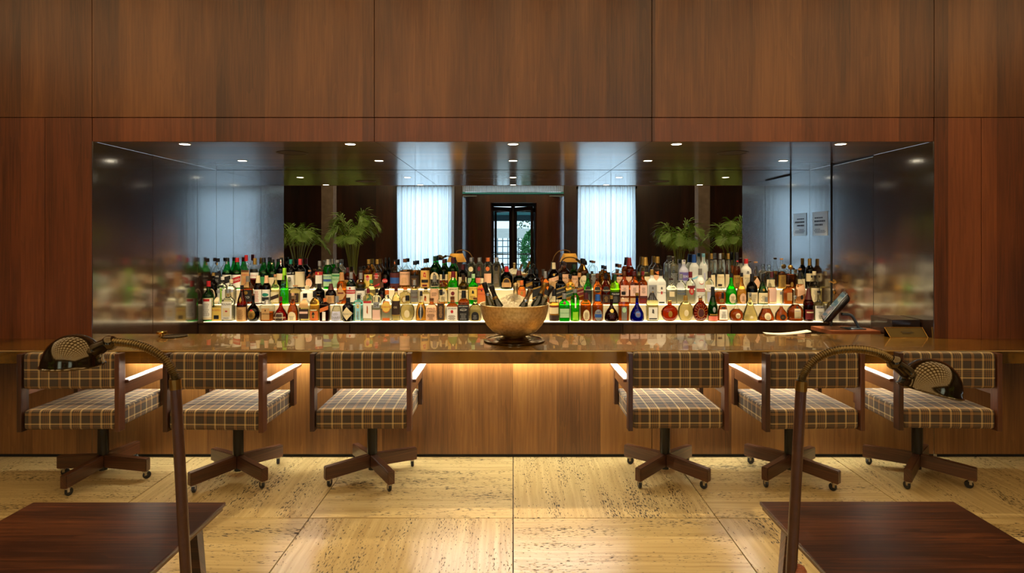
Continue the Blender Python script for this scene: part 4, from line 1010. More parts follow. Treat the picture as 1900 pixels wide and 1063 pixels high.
# row | x | width | top | shape | glass | liquid | fill | cap | cap part | prints | description
B = '''
1|387|18|521|wine|grn|straw|.9|red|.14|r .05 .58 .98 cream;r .1 .55 .86 white;u .5 .56 .6 red;l .14 .46 .7 grey|green bottle with a red cap and tall white label, leftmost
1|405|17|538|squa|clr|straw|.55|silver|.1|r .02 .45 .95 yellow;t .36 .16 ROSTO red;u .08 .2 .5 black;o .55 .78 .5 cream|square clear bottle with yellow lower label and red lettering
1|424|20|536|squa|clr|wat|.9|silver|.12|r .06 .62 .9 white;t .54 .17 MOLINARI black;r .16 .42 .6 cream;u .3 .34 .2 red;l .08 .14 .6 grey|clear bottle with a white label and black capitals
1|449|20|529|bell2|brn|brn|.9|black|.12|r .02 .40 .97 tan;l .06 .34 .7 brown;d .5 .68 .3 gold|bell shaped brown bottle with a straw coloured base
1|470|24|545|sqat|blk|brn|.8|k:brown|.12|o .08 .42 .6 gold;u .38 .44 .2 red;l .18 .32 .35 black|round black flask with gold oval label and brown stopper
1|496|22|556|sqsh|clr|orange|.55|silver|.2|r .08 .62 .62 tan;t .36 .12 DISARONNO black;u .48 .55 .1 brown|short square bottle of amber pink liqueur with beige label
1|521|25|550|bell|clr|red|.95|dred|.2|r .02 .36 .62 dbrown;r .05 .33 .55 cream;r .06 .32 .5 dbrown;t .16 .1 GRAND MARNIER cream|red bell shaped bottle with a dark red cap
1|543.5|20|543|tri|clr|amber|.9|k:peach|.2|a .03 .34 .7 cream;l .06 .2 .5 grey|amber flask with a round stopper and arched cream label
1|566|19|544|squa|clr|straw|.6|black|.16|r .5 .8 .85 tan;r .1 .45 .9 dbrown;r .28 .36 .8 pink|clear bottle wearing a tan paper collar, black cap
1|584|17|540|spir|clr|gold|.95|black|.2|r .04 .34 .85 orange;o .12 .32 .3 black;t .19 .2 43 yellow;u .36 .4 .7 cream|golden bottle with orange label and black roundel
1|603|16|553|sqsh|dbr|amber|.9|orange|.16|s .45 .62 .9 orange;r .04 .42 .35 white|squat brown square bottle with orange cap and sash
1|625|23|549|cone|clr|wat|.8|silver|.25|r .04 .4 .85 lilac;t .16 .2 CHARL grey;l .26 .36 .6 grey|clear conical bottle with a tall silver cap
1|646|20|552|spir|blk|brn|.8|black|.15|d .06 .62 .98 cream;t .32 .13 HENDRICKS grey|black apothecary bottle with a cream diamond label
1|665.7|19|547|sqsh|blue|wat|.95|black|.14|r .03 .72 .55 cream;r .05 .7 .47 lblue;o .5 .66 .28 yellow;u .56 .6 .1 blue;l .08 .4 .3 gold|pale blue square bottle with a black cap
1|683|17|535|sqsh|clr|wat|.9|dred|.14|r .1 .62 .9 white;u .56 .62 .85 red;g .2 .52 .3 orange|square clear bottle with white label and orange red figure
1|699.5|16|536|sqsh|clr|wat|.9|black|.12|r .42 .6 .7 silver;t .5 .3 24 black;r .05 .36 .85 pink|square clear bottle with a grey square label over a pink one
1|718|19|538|squa|clr|wat|.85|orange|.14|o .28 .66 .85 orange;o .31 .63 .75 yellow;r .42 .52 .98 yellow;t .47 .16 GORDONS red;r .03 .12 .7 orange|clear bottle with yellow cap and orange oval label
1|735|15|530|spir|clr|straw|.9|maroon|.16|r .18 .58 .95 dbrown;t .4 .2 OS cream;r .16 .19 .95 gold|pale bottle with a broad dark brown label, maroon cap
1|756|26|548|oval|clr|straw|.8|black|.2|o .14 .44 .4 cream|oval flattened pale bottle with a black top hat cap
1|781.5|20|540|tri|clr|gold|.75|black|.16|o .1 .5 .5 black;r .06 .56 .12 silver|conical flask with black oval label and silver strip
1|801|19|553|squa|clr|orange|.9|brown|.12|r .03 .72 .96 peach;t .56 .17 WILD brown;t .44 .15 TURKEY brown;l .08 .36 .7 brown|bottle with a peach label in brown capitals
1|818.5|13|537|squa|clr|gold|.7|black|.18|r .05 .56 .85 black;r .08 .53 .75 dbrown;l .12 .5 .5 tan|slim bottle with a tall black label, black cap
1|839.5|19|550|squa|clr|orange|.9|brown|.12|r .04 .60 .95 white;t .52 .15 JIM BEAM black;o .34 .47 .25 red;l .08 .28 .7 brown|square bottle with a white label and red seal
1|860.5|19|539|squa|clr|amber|.9|black|.24|r .03 .56 .95 black;t .49 .11 JACK DANIELS white;o .34 .44 .5 silver;o .35 .43 .46 black;t .38 .11 OLD N7 white;l .06 .28 .7 silver|square whiskey bottle with a black label and black cap
1|882|24|552|plump|clr|straw|.9|k:brown|.14|a .06 .42 .6 black;l .1 .3 .4 silver|squat straw coloured bottle with wooden stopper, black arch label
1|1028|17|536|spir|clr|gold|.75|black|.22|r .24 .44 .96 cream;u .44 .48 .96 dred;r .02 .2 .9 dbrown|amber bottle with cream band, right beside the golden bowl
1|1047|18|544|squa|tgr|grn|.95|silver|.2|r .14 .46 .88 pgreen;t .3 .12 TANQUERAY green;o .6 .72 .3 dred|green fluted bottle with silver cap and red seal
1|1067|15|536|slim|lime|grn|.95|silver|.12|r .42 .8 .16 white;o .74 .82 .2 dred;r .05 .3 .6 lime2|slim bright green bottle with a white stripe
1|1087|20|543|spir|clr|amber|.9|maroon|.22|o .03 .42 .6 cream;l .1 .34 .35 brown|round shouldered amber bottle with purple cap and oval label
1|1109|20|546|spir|clr|amber|.9|blue|.24|o .03 .46 .7 silver;u .16 .28 .6 blue;l .32 .4 .4 blue|amber bottle with blue cap and silver blue label
1|1134.5|26|548|bell|dbr|amber|.9|gold|.14|o .34 .48 .4 gold;l .1 .28 .5 maroon|dark ruby decanter with a gold crest
1|1157|20|541|sqsh|clr|amber|.8|k:black|.2|r .04 .5 .5 grey;o .3 .48 .4 pgreen|amber square decanter with dark stopper, grey green label
1|1182|28|543|bell|cob|cob|.9|s:gold|.2|o .14 .36 .45 blue;l .18 .32 .35 gold|cobalt blue decanter with a crystal stopper
1|1210|19|543|sqsh|clr|straw|.85|black|.24|r .05 .5 .8 white;g .26 .46 .4 grey;u .08 .12 .7 black|clear bottle with a stag emblem and black cap
1|1242.5|34|557|disc|amb|amber|.9|s:gold|.1|o .2 .5 .25 gold;b .05 .75 1 orange|round disc shaped amber flask with a beaded rim
1|1272|32|548|oval|clr|straw|.9|gold|.2|o .2 .45 .3 cream|wide oval clear flask with ribbed gold stopper
1|1299.5|27|549|disc|amb|brn|.9|s:silver|.14|o .16 .5 .4 dred;o .14 .52 .46 gold;o .16 .5 .4 maroon;w .04 .7 1 amber|fan ribbed amber flask with a round medallion
1|1322.5|18|532|champ|dgr|grn|.9|black|.26|r .02 .16 .97 salmon;o .26 .42 .3 silver;u .18 .22 .8 gold|frosted dark green bottle with a coral base label
1|1341|20|543|tri|clr|orange|.7|black|.2|r .06 .42 .8 white;u .44 .5 .5 black;l .12 .36 .5 grey|amber flask with a square white label and black stopper
1|1366|30|556|sqat|clr|amber|.7|s:glass|.2|o .14 .4 .35 cream;l .22 .32 .25 brown|wide low amber decanter with small cream oval label
1|1391.5|32|543|bell3|clr|straw|.9|s:silver|.16|o .1 .2 .2 cream|large clear bell decanter with ornate silver stopper
1|1421.5|32|551|bell3|clr|amber|.65|silver|.2|o .06 .36 .45 cream;l .14 .28 .3 grey|teardrop amber decanter with a large cream label
1|1449.5|26|541|longneck|clr|orange|.55|silver|.1|o .05 .24 .45 black;l .1 .18 .3 gold;u .56 .6 .3 black|long necked decanter with a black oval label
1|1475.5|32|548|sqat2|clr|amber|.75|s:silver|.14|r .12 .5 .42 cream;t .42 .07 HARDY blue;o .5 .6 .2 black|fluted amber decanter with a square cream label
1|1500|17|535|plump|dbr|red|.9|maroon|.34|r .06 .36 .85 dred;u .26 .3 .7 cream|dark red bottle with long purple cap and red label
1|1519.5|17|540|spir2|clr|straw|.9|k:black|.1|r .03 .52 .97 white;r .44 .51 .8 black;t .475 .13 MARTELL white;o .6 .74 .35 black;l .1 .34 .6 grey|white labelled bottle with a black hanging tag, rightmost
2|396|13|506|wine|dbr|brn|.9|gold|.1|o .1 .5 .8 cream;o .12 .48 .6 dbrown|slender dark brown bottle with gold cap and round label, leftmost
2|413|17|513|squa|clr|wat|.9|white|.12|r .06 .58 .9 white;r .62 .7 .6 black;u .5 .55 .4 green;r .06 .58 .2 lime2|clear bottle with white and lime label, black collar
2|429|18|518|squa|clr|wat|.9|cream|.16|r .1 .55 .85 cream;u .5 .6 .8 lilac;o .2 .45 .5 tan|clear squat bottle with cream cap and cream label
2|460|17|512|spir|clr|brn|.7|grey|.2|r .1 .52 .95 black;o .36 .48 .4 gold;t .26 .2 ZZO white|purplish bottle with black and gold label, grey cap
2|479|17|511|spir|dbr|brn|.9|cream|.26|r .06 .52 .96 white;l .1 .48 .7 red|dark brown bottle with white label of red print
2|494.5|17|511|spir|dbr|brn|.9|peach|.26|r .06 .52 .96 white;r .12 .26 .9 black;o .28 .4 .8 teal|dark brown bottle with white and black banded label
2|511|16|509|plump|clr|straw|.9|k:cork|.16|r .08 .42 .9 cream;s .18 .3 .9 dbrown|round clear bottle with corked top and slanting lettering
2|528|15|497|tall|lime|grn|.55|lime2|.2|v .1 .62 MIDORI teal|tall lime green tapered bottle with vertical lettering
2|548|20|529|sqsh|clr|straw|.9|k:cork|.14|r .1 .6 .8 dbrown;l .2 .5 .6 tan|short square bottle with cork and dark label
2|570|20|530|squa|milk|none|.9|cream|.16|r .1 .3 .6 white|opaque white square bottle with cream cap
2|592.5|18|526|spir|blk|brn|.9|black|.2|o .1 .4 .7 black;o .16 .34 .3 silver;u .46 .5 .4 gold|round black bottle with a silver ring emblem
2|614|18|526|plump|dbr|brn|.9|maroon|.3|r .08 .44 .8 tan;l .12 .4 .5 brown|dark brown bottle with maroon neck and tan label
2|634|18|505|spir|amb|gold|.9|cork|.26|d .02 .62 .98 tan;u .34 .38 .6 dred;s .1 .14 .9 brown|tan bottle with a large diamond label and beige cap
2|651.5|18|505|wine|dgr|grn|.9|silver|.2|r .08 .56 .97 white;r .34 .46 .95 red;t .4 .15 PERNOD white;o .48 .54 .2 red|dark green bottle with grey foil and red banded label
2|669.5|17|506|wine|oli|straw|.9|silver|.2|r .05 .48 .95 white;r .44 .52 .97 black;l .1 .38 .6 black|olive green bottle with grey foil and white black label
2|689|16|519|spir|clr|straw|.9|green|.14|o .1 .5 .8 yellow;s .2 .3 .6 green|pale yellow bottle with small green and yellow cap
2|709|14|523|plump|dbr|brn|.9|brown|.24|o .3 .46 .4 maroon|plump brown bottle sealed with brown wax
2|752|20|533|squa|clr|straw|.9|orange|.14|o .08 .5 .6 gold;o .14 .44 .4 cream|clear bottle with a golden horseshoe emblem
2|769|15|519|spir|clr|straw|.8|silver|.22|r .1 .6 .9 grey;t .48 .2 SAUZA black;t .3 .2 TEQUILA dred|clear bottle with thin silver stopper and grey label
2|790|16|533|squa|clr|straw|.9|black|.12|r .1 .62 .85 cream;g .15 .58 .5 orange|clear bottle with an orange and black eagle picture
2|806.5|16|511|spir|clr|straw|.6|grey|.22|r .06 .56 .9 peach;l .3 .44 .6 brown|clear bottle with grey cap and pale peach label
2|823|15|509|spir|clr|gold|.85|black|.16|a .1 .54 .9 cream;o .34 .44 .4 grey;l .14 .28 .6 brown|pale golden bottle with arched cream label, black cap
2|841|18|503|spir|tgr|grn|.6|dred|.2|r .08 .52 .95 cream;t .46 .14 JAMESON black;o .28 .4 .35 dred;l .12 .24 .6 grey;r .74 .82 .3 cream|bright green bottle with cream label and dark red cap
2|860|17|510|spir|oli|gold|.9|dbrown|.16|r .06 .5 .95 cream;t .42 .14 MACNISH brown;l .1 .34 .6 brown|olive green bottle with cream label and dark cap
2|878|16|508|spir|tgr|grn|.95|pgreen|.14|r .16 .58 .96 yellow;t .52 .13 CUTTY SARK brown;g .34 .48 .5 black;l .2 .3 .6 brown|bright green bottle with a yellow ship label
2|894|15|516|squa|clr|orange|.95|cream|.2|r .05 .55 .95 orange;t .4 .15 APEROL red;o .5 .56 .15 black;u .56 .62 .9 red|orange labelled bottle at the left rim of the golden bowl
2|968|15|520|spir|clr|orange|.9|orange|.2|r .1 .6 .9 orange;o .4 .56 .3 gold|orange labelled bottle behind the upright champagne bottle
2|996|17|500|squa|blk|brn|.9|black|.12|s .2 .5 1 black;s .46 .5 1 gold;s .2 .24 1 gold|black square bottle with a gold edged sash, behind the champagne
2|1012|16|503|spir|clr|orange|.9|silver|.2|o .3 .5 .5 black|round amber bottle behind the rightmost champagne bottles
2|1040|17|506|squa|blk|brn|.9|black|.14|s .26 .52 1 black;s .5 .54 1 gold;s .24 .28 1 gold;z .39 .14 JOHNNIE WALKER cream;r .02 .16 .9 cream|dark square bottle with black sash and cream base label
2|1058|16|509|squa|clr|gold|.9|black|.14|s .26 .5 1 green2;s .48 .52 1 gold;s .24 .28 1 gold;z .38 .14 JOHNNIE WALKER cream;r .02 .14 .9 cream|amber square bottle with dark green sash
2|1075|16|506|squa|clr|amber|.6|cork|.14|s .26 .5 1 dred;s .48 .52 1 gold;s .24 .28 1 gold;z .38 .14 JOHNNIE WALKER cream;r .02 .14 .9 cream|amber square bottle with dark red sash
2|1090.5|15|507|tri2|grn|straw|.9|dgreen|.16|r .06 .46 .85 black;o .42 .58 .7 black;t .48 .14 Glenfiddich cream;l .1 .34 .5 grey|triangular green bottle with black label
2|1108|16|507|tri2|clr|orange|.95|brown|.16|o .38 .58 .75 black;t .46 .14 Glenfiddich cream;r .06 .32 .8 dbrown;l .1 .28 .5 tan|triangular orange amber bottle with black oval label
2|1124|17|507|tri2|brn|amber|.9|black|.16|o .38 .58 .75 black;t .46 .14 Glenfiddich cream;r .06 .32 .85 dbrown;l .1 .28 .5 gold|triangular brown bottle with black oval label
2|1141|17|509|spir|lime|straw|.95|dgreen|.2|r .03 .42 .97 black;t .36 .15 Xanthos white;l .1 .28 .5 grey|lime green bottle with black label and white script
2|1158|18|503|squa|clr|amber|.95|brown|.12|r .26 .58 .85 pink;l .34 .52 .5 brown;r .06 .2 .85 peach|amber square bottle with pink label and brown cap
2|1176|17|503|squa|clr|amber|.9|maroon|.12|r .26 .58 .85 pink;l .34 .52 .5 brown;r .06 .2 .85 tan|amber square bottle with pink label and maroon cap
2|1193|16|503|squa|clr|amber|.9|dred|.12|r .26 .58 .85 pink;l .34 .52 .5 brown;r .18 .26 .9 maroon;r .04 .16 .9 dred|amber square bottle with pink label and crimson base band
2|1209.5|18|500|squa|frost|none|.9|gold|.16|r .1 .56 .85 silver;g .42 .52 .4 grey;t .35 .14 Ketel grey;u .32 .38 .15 gold|frosted white bottle with gold cap and pale grey label
2|1226|19|500|squa|frost|none|.9|black|.18|r .1 .56 .85 white;g .42 .52 .4 grey;t .35 .14 Ketel One black;r .3 .38 .15 red;u .04 .08 .6 black|frosted white bottle with black cap and red seal
2|1245|17|516|squa|clr|wat|.9|k:dbrown|.14|l .12 .55 .8 grey;r .3 .5 .5 cream|clear bottle covered in small grey print, dark stopper
2|1263.5|18|508|spir|clr|wat|.95|silver|.16|t .46 .19 ABSOLUT blue;t .36 .19 VODKA blue|clear bottle with blue capitals printed on the glass
2|1281|18|504|spir|clr|wat|.95|dred|.18|o .3 .54 .55 red;r .5 .58 .8 dred;l .36 .48 .3 cream|clear bottle with red shield label and dark red cap
2|1299|18|498|spir|frost|none|.9|grey|.18|r .36 .44 .9 red;t .4 .13 STOLICHNAYA white;z .24 .14 Stolichnaya black;u .04 .1 .5 red;o .56 .66 .5 red;o .58 .66 .44 white|white bottle with red band and black script
2|1316|17|503|spir|clr|wat|.9|dbrown|.2|r .4 .6 .9 white;t .46 .2 Sky black;r .08 .38 .7 lilac|clear bottle with black script over a bluish panel
2|1336|20|527|plump|clr|amber|.75|k:dbrown|.18|o .1 .3 .4 gold|small round amber bottle with dark wooden stopper
2|1356.5|19|507|longneck2|tgr|grn|.9|black|.14|o .04 .36 .6 cream;l .12 .28 .35 brown|bright green flared bottle with an oval cream label
2|1376|18|506|longneck2|clr|gold|.9|black|.12|o .04 .36 .65 peach;l .12 .28 .35 brown|golden flared bottle with an oval peach label
2|1395|20|508|plump|blk|brn|.9|black|.24|r .04 .4 .9 cream;l .1 .34 .6 grey|nearly black bottle with long black cap and cream label
2|1415|21|508|tri|dgr|straw|.9|black|.24|r .04 .38 .92 cream;l .1 .3 .6 grey;o .44 .52 .3 gold|dark olive bottle with sloping shoulders and cream label
2|1432|17|504|cone2|clr|pink|.62|maroon|.18|r .1 .5 .85 pink;u .04 .09 .8 cream|clear tapered bottle of pink liquid with maroon cap
2|1462|17|528|sqsh|clr|orange|.9|k:cork|.14|r .2 .6 .5 tan|orange amber square bottle half hidden by decanters
2|1484|17|506|cone2|clr|pink|.8|black|.2|s .3 .6 .8 peach;o .16 .3 .3 black|tapered peach bottle with black cap and slanted tag
2|1511|16|503|spir|clr|straw|.6|cream|.12|r .08 .5 .9 cream;l .14 .44 .6 grey;r .78 .86 .42 black|clear bottle with cream cap and black neck ring, rightmost
3|404.5|15|479|spir|clr|gold|.45|black|.12|r .12 .52 .95 black;t .42 .17 ANIS white;l .18 .34 .6 silver;r .78 .86 .4 gold|clear bottle with black label and gold neck ring, leftmost
3|422|16|478|verm|grn|straw|.6|black|.12|r .06 .46 .97 white;s .18 .4 1 black;r .8 .88 .4 silver|green bottle with silver black cap and black slanted label
3|440|17|478|verm|grn|straw|.6|red|.14|r .06 .46 .97 white;s .2 .38 1 red;z .29 .17 ROSSO white|green bottle with red cap and red slanted label
3|457|14|473|squa|clr|orange|.5|red|.18|r .06 .56 .96 tan;u .5 .56 .9 brown;t .42 .18 FERRO red;l .12 .32 .5 orange|clear bottle with tall red cap and tan label
3|473|15|479|spir|clr|amber|.5|gold|.2|r .36 .54 .95 white;t .44 .2 AVERNA red;u .32 .36 .9 dred|amber bottle with gold cap and red capitals on white
3|489.5|17|478|verm|grn|straw|.6|black|.14|r .06 .4 .95 green|plain green bottle with black cap beside the clear ones
3|506|16|481|verm|grn|straw|.6|black|.1|r .06 .4 .95 cream;r .84 .88 .4 cream|green bottle with black cap and cream neck ring
3|522|15|478|wine|dgr|brn|.9|black|.05|r .78 .94 .4 white;u .84 .88 .3 red;r .3 .5 .9 cream|dark bottle with a white paper neck label
3|540|16|481|wine|blk|brn|.9|teal|.16|r .06 .48 .95 white;o .26 .42 .4 grey;o .29 .39 .28 white;t .54 .16 PUNT E white|black bottle with teal cap and white label with a ring
3|557.5|19|480|wine|blk|red|.9|salmon2|.2|r .08 .58 .97 cream;t .53 .14 CARPANO red;g .16 .44 .5 green;r .1 .54 .85 cream2|black bottle with a pink red cap and grape label
3|574.5|16|501|plump|clr|pink|.9|k:cork|.16|o .08 .56 .8 pink;o .11 .53 .7 peach|pink round bottle with cork top and oval label
3|593|15|484|spir|clr|wat|.9|silver|.18|r .5 .62 .9 red;r .2 .5 .8 white;o .52 .6 .15 yellow|clear bottle with red and white label, silver cap
3|608.5|16|481|slim2|tgr|grn|.95|silver|.18|r .1 .5 .95 pgreen;u .26 .34 .9 blue;t .42 .16 MENTA blue|emerald green bottle with silver cap and pale label
3|625.5|17|482|spir|clr|wat|.9|silver|.1|r .08 .54 .95 pgreen;t .34 .17 FREDO green;u .44 .5 .8 green|clear bottle with pale green label, silver cap
3|645|17|496|plump|clr|amber|.9|maroon|.2|o .2 .44 .6 gold|amber bottle with dark maroon cap below the tall palm
3|668|17|495|plump|clr|amber|.9|k:black|.18|o .2 .44 .6 tan|amber bottle with black copper stopper
3|684|18|481|spir|clr|gold|.9|gold|.16|r .08 .5 .9 yellow;o .28 .48 .38 red;t .38 .13 Havana white;t .32 .12 Club white|pale gold bottle with gold cap and red roundel
3|700|17|481|spir|clr|gold|.6|gold|.16|r .08 .56 .95 brown;o .34 .54 .42 red;t .46 .13 Havana white;t .38 .12 Club white;s .1 .16 .7 red|gold capped bottle with brown label and red roundel
3|715.5|15|478|longneck3|blk|brn|.9|black|.14|o .2 .34 .7 red;t .27 .16 KAHL white|slender black long necked bottle with red emblem
3|733|17|482|spir|clr|amber|.5|black|.2|r .1 .56 .9 maroon;u .2 .4 .95 blue;o .84 .94 .3 orange|amber bottle with black cap bearing an orange badge
3|751.5|18|480|spir|clr|gold|.7|brown|.12|r .14 .58 .96 peach;t .5 .15 DEWARS brown;l .2 .4 .6 tan|golden bottle with a torn edged peach label
3|770|18|484|spir|clr|gold|.75|black|.14|r .1 .5 .85 black;r .14 .46 .7 dbrown;l .2 .4 .5 gold|golden bottle with a black label and black cap
3|789|18|480|spir|clr|gold|.8|dbrown|.14|r .08 .62 .97 yellow2;g .38 .58 .6 red;r .22 .32 .7 black;u .1 .16 .5 dred|golden bottle with a red bird on its label
3|807|19|475|spir|grn|straw|.9|dgreen|.16|a .08 .52 .97 cream;g .36 .5 .5 black;r .1 .3 .9 black|green bottle with a dark bird on cream label
3|823.5|17|481|spir|grn|gold|.9|maroon|.14|r .3 .5 .96 cream;r .08 .3 .96 dred|green bottle with dark red label and dark cap
3|840|19|478|spir|tgr|grn|.9|maroon|.18|r .06 .56 .96 yellow;t .4 .42 J&B red;l .1 .24 .7 brown|green bottle with yellow label and large red letters
3|858.5|16|491|spir|blk|brn|.9|maroon|.2|r .1 .5 .95 cream;l .2 .4 .6 brown|dark bottle with maroon cap and cream label
3|874|16|478|slim2|clr|wat|.95|silver|.12|o .56 .72 .6 cream;r .2 .36 .8 pgreen|clear cylinder bottle with a cream seal
3|889|16|478|slim2|clr|wat|.95|silver|.12|o .58 .72 .45 dred;r .2 .36 .8 salmon|clear cylinder bottle with a red seal
3|905|16|478|slim2|clr|wat|.95|orange|.12|o .58 .72 .45 orange;r .2 .5 .8 peach|clear cylinder bottle with an orange seal
3|921|15|478|slim2|clr|wat|.95|silver|.12|o .58 .72 .45 black;l .2 .5 .6 grey|clear cylinder bottle with a black seal
3|940|22|494|plump|dgr|brn|.9|red|.24|o .1 .5 .7 gold;o .14 .46 .5 dbrown;r .1 .3 .8 tan|dark green bottle with a tall red cap above the ice
3|963|22|501|plump|dgr|straw|.9|maroon|.28|r .1 .36 .7 tan;o .36 .48 .4 gold|dark olive bottle with purple cap above the ice
3|985|20|499|plump|blk|brn|.9|black|.24|r .1 .4 .8 dbrown;s .2 .36 .9 gold|black bottle with a black cap above the ice
3|1027.5|23|487|plump|dbr|amber|.9|cream|.24|s .3 .46 1 peach;r .04 .3 .95 tan;o .5 .6 .2 gold|stout dark brown bottle with cream cap and peach sash
3|1047|20|486|spir|clr|pink|.9|dbrown|.12|r .1 .56 .92 peach;t .42 .16 Bells brown;l .18 .34 .6 tan|pinkish bottle with dark cap and peach script label
3|1066|15|490|spir|grn|gold|.9|dgreen|.18|r .1 .54 .95 peach;t .42 .17 Ballan brown|small green bottle with peach label and dark green cap
3|1083|21|480|plump|clr|gold|.9|black|.16|o .08 .46 .85 cream;t .28 .15 Grants black;d .62 .8 .3 gold|round amber bottle with large cream oval label
3|1101|15|484|slim2|clr|wat|.6|k:brown|.14|l .1 .5 .7 silver;o .3 .46 .5 grey|clear crystal cut bottle with brown stopper
3|1122.5|22|493|plump|clr|gold|.85|black|.16|o .1 .4 .6 cream|wide pale gold bottle with black cap before the curtain
3|1149.5|18|490|squa|clr|pink|.7|brown|.14|r .08 .5 .95 peach;t .4 .14 Bucha brown;l .16 .32 .6 tan|pink square bottle with brown cap and peach script
3|1167.5|17|478|spir|clr|orange|.95|dred|.26|r .1 .4 .8 peach|orange amber bottle with long dark red cap
3|1197.5|18|477|spir|clr|straw|.7|gold|.26|r .08 .4 .8 cream|clear pale bottle with a tall gold cap
3|1220|18|476|spir|clr|pink|.65|gold|.2|r .08 .44 .85 peach;o .46 .56 .5 orange|peach tinted bottle with a broad amber cap
3|1249|22|475|slim2|clr|wat|.9|s:glass|.2|l .1 .5 .7 silver|large clear cylinder with a wide glass stopper
3|1268.5|19|482|spir|frost2|none|.9|white|.14|r .3 .58 .97 lilac2;t .44 .22 SVEDKA white;r .94 .99 .45 purple|pale bottle with violet label and white capitals
3|1288|18|472|spir|frost|none|.9|blue|.24|r .1 .4 .8 white;s .3 .36 .8 lblue|frosted white bottle with tall blue cap
3|1305|17|470|spir|frost|none|.9|lblue|.1|r .72 .96 .16 teal;g .2 .5 .5 lilac|tall frosted bottle with a teal neck stripe
3|1320|15|470|tall|clr|wat|.9|gold|.16|r .06 .4 .9 cream|tall clear tapered bottle with gold cap, left of its pair
3|1336|16|470|tall|clr|wat|.9|silver|.16|r .06 .42 .9 cream;t .34 .16 PISCO gold|tall clear tapered bottle with silver gold cap, middle
3|1351|15|470|tall|clr|wat|.9|gold|.16|r .06 .42 .9 cream2;t .34 .16 XI gold|tall clear tapered bottle with gold cap, right of the pair
3|1367|15|468|tall|clr|amber|.8|black|.22|r .74 .78 .44 red;r .06 .38 .9 gold;t .3 .2 TAKA black;z .16 .2 YVA black|tall tapered amber bottle with black cap over red ring
3|1384|19|480|spir|milk|none|.9|red|.16|r .06 .48 .85 cream;l .14 .4 .6 grey;g .5 .62 .5 grey|milk white bottle with red cap and cream label
3|1402|14|485|tall|clr|gold|.5|k:cork|.1|d .02 .44 .9 peach;r .62 .84 .4 black|narrow bottle with cork, black neck and peach shield
3|1427|17|491|squa|clr|wat|.9|s:glass|.24|r .1 .4 .8 cream|square clear bottle with a flared glass stopper
3|1450|16|479|cone2|clr|gold|.62|k:cork|.1|r .06 .46 .95 gold;l .08 .44 .85 dbrown|clear shouldered bottle wrapped in gold ribbed label
3|1466.5|19|491|sqsh|clr|orange|.75|b:gold|.2|o .1 .3 .3 gold|amber square decanter with a gold ball stopper
3|1484|16|498|sqsh|clr|straw|.8|k:cork|.16|r .1 .5 .8 cream|pale square bottle with corked top near the right end
3|1502|14|480|wine|blk|brn|.9|gold|.22|r .26 .52 .97 cream;o .38 .46 .2 black|black wine bottle with gold capsule, rightmost
'''
PC.update(lime2=(150, 214, 40), dgreen=(30, 60, 34), green2=(44, 74, 60), salmon2=(206, 70, 74), cream2=(224, 208, 168), yellow2=(226, 176, 88), lilac2=(110, 96, 170), amber=(150, 70, 30))
SH.update(
    bell2=([(0, .98), (.02, 1), (.40, 1), (.44, .99), (.60, .80), (.74, .5), (.84, .32), (1, .3)], 2.2, .9),
    bell3=([(0, .9), (.04, 1), (.14, 1), (.26, .88), (.40, .68), (.56, .46), (.68, .3), (.76, .18), (1, .16)], 2, .6),
    sqat2=([(0, .82), (.05, .94), (.12, .88), (.18, .96), (.40, 1), (.52, .82), (.62, .5), (.70, .26), (.78, .17), (1, .17)], 2.4, .7),
    longneck=([(0, .84), (.04, .98), (.14, 1), (.26, .92), (.36, .62), (.44, .3), (.52, .19), (.60, .15), (1, .15)], 2, .7),
    longneck2=([(0, .85), (.03, .97), (.14, 1), (.38, .98), (.50, .8), (.60, .5), (.68, .34), (.84, .28), (1, .28)], 2, .9),
    longneck3=([(0, .95), (.02, 1), (.32, 1), (.44, .86), (.54, .56), (.62, .34), (.7, .24), (1, .22)], 2, 1),
    spir2=([(0, .95), (.02, 1), (.52, 1), (.58, .92), (.63, .66), (.68, .36), (.74, .28), (1, .28)], 3, .8),
    slim2=([(0, .95), (.02, 1), (.70, 1), (.76, .95), (.80, .75), (.84, .48), (.88, .4), (1, .4)], 2, 1),
    tri2=([(0, .97), (.02, 1), (.50, 1), (.58, .92), (.66, .66), (.74, .42), (.82, .34), (1, .33)], 2.8, .9),
    cone2=([(0, .96), (.02, 1), (.46, 1), (.54, .88), (.68, .62), (.80, .4), (.86, .34), (1, .33)], 3, .85),
    champ=([(0, .95), (.02, 1), (.36, 1), (.48, .88), (.60, .62), (.72, .42), (.84, .36), (1, .34)], 2, 1),
)
FROST = dict(frost=(.93, .94, .90), milk=(.95, .92, .84), frost2=(.80, .80, .92))
def fine(prof, n=3):
    out = []
    P = [prof[0]] + prof + [prof[-1]]
    for i in range(1, len(P) - 2):
        a, b = P[i], P[i + 1]
        k = 1 if abs(a[1] - b[1]) < 0.04 else n
        for j in range(k):
            t = j / k
            if k > 1:
                z = a[0] + (b[0] - a[0]) * t
                s = t * t * (3 - 2 * t) * 0.45 + t * 0.55
                out.append((z, a[1] + (b[1] - a[1]) * s))
            else: out.append(a)
    out.append(prof[-1]); return out
def r_at(prof, z):
    for a, b in zip(prof, prof[1:]):
        if a[0] <= z <= b[0]:
            t = (z - a[0]) / max(b[0] - a[0], 1e-6)
            return a[1] + (b[1] - a[1]) * t
    return prof[-1][1]
def se(a, n):
    c, s = math.cos(a), math.sin(a)
    return math.copysign(abs(c) ** (2 / n), c), math.copysign(abs(s) ** (2 / n), s)
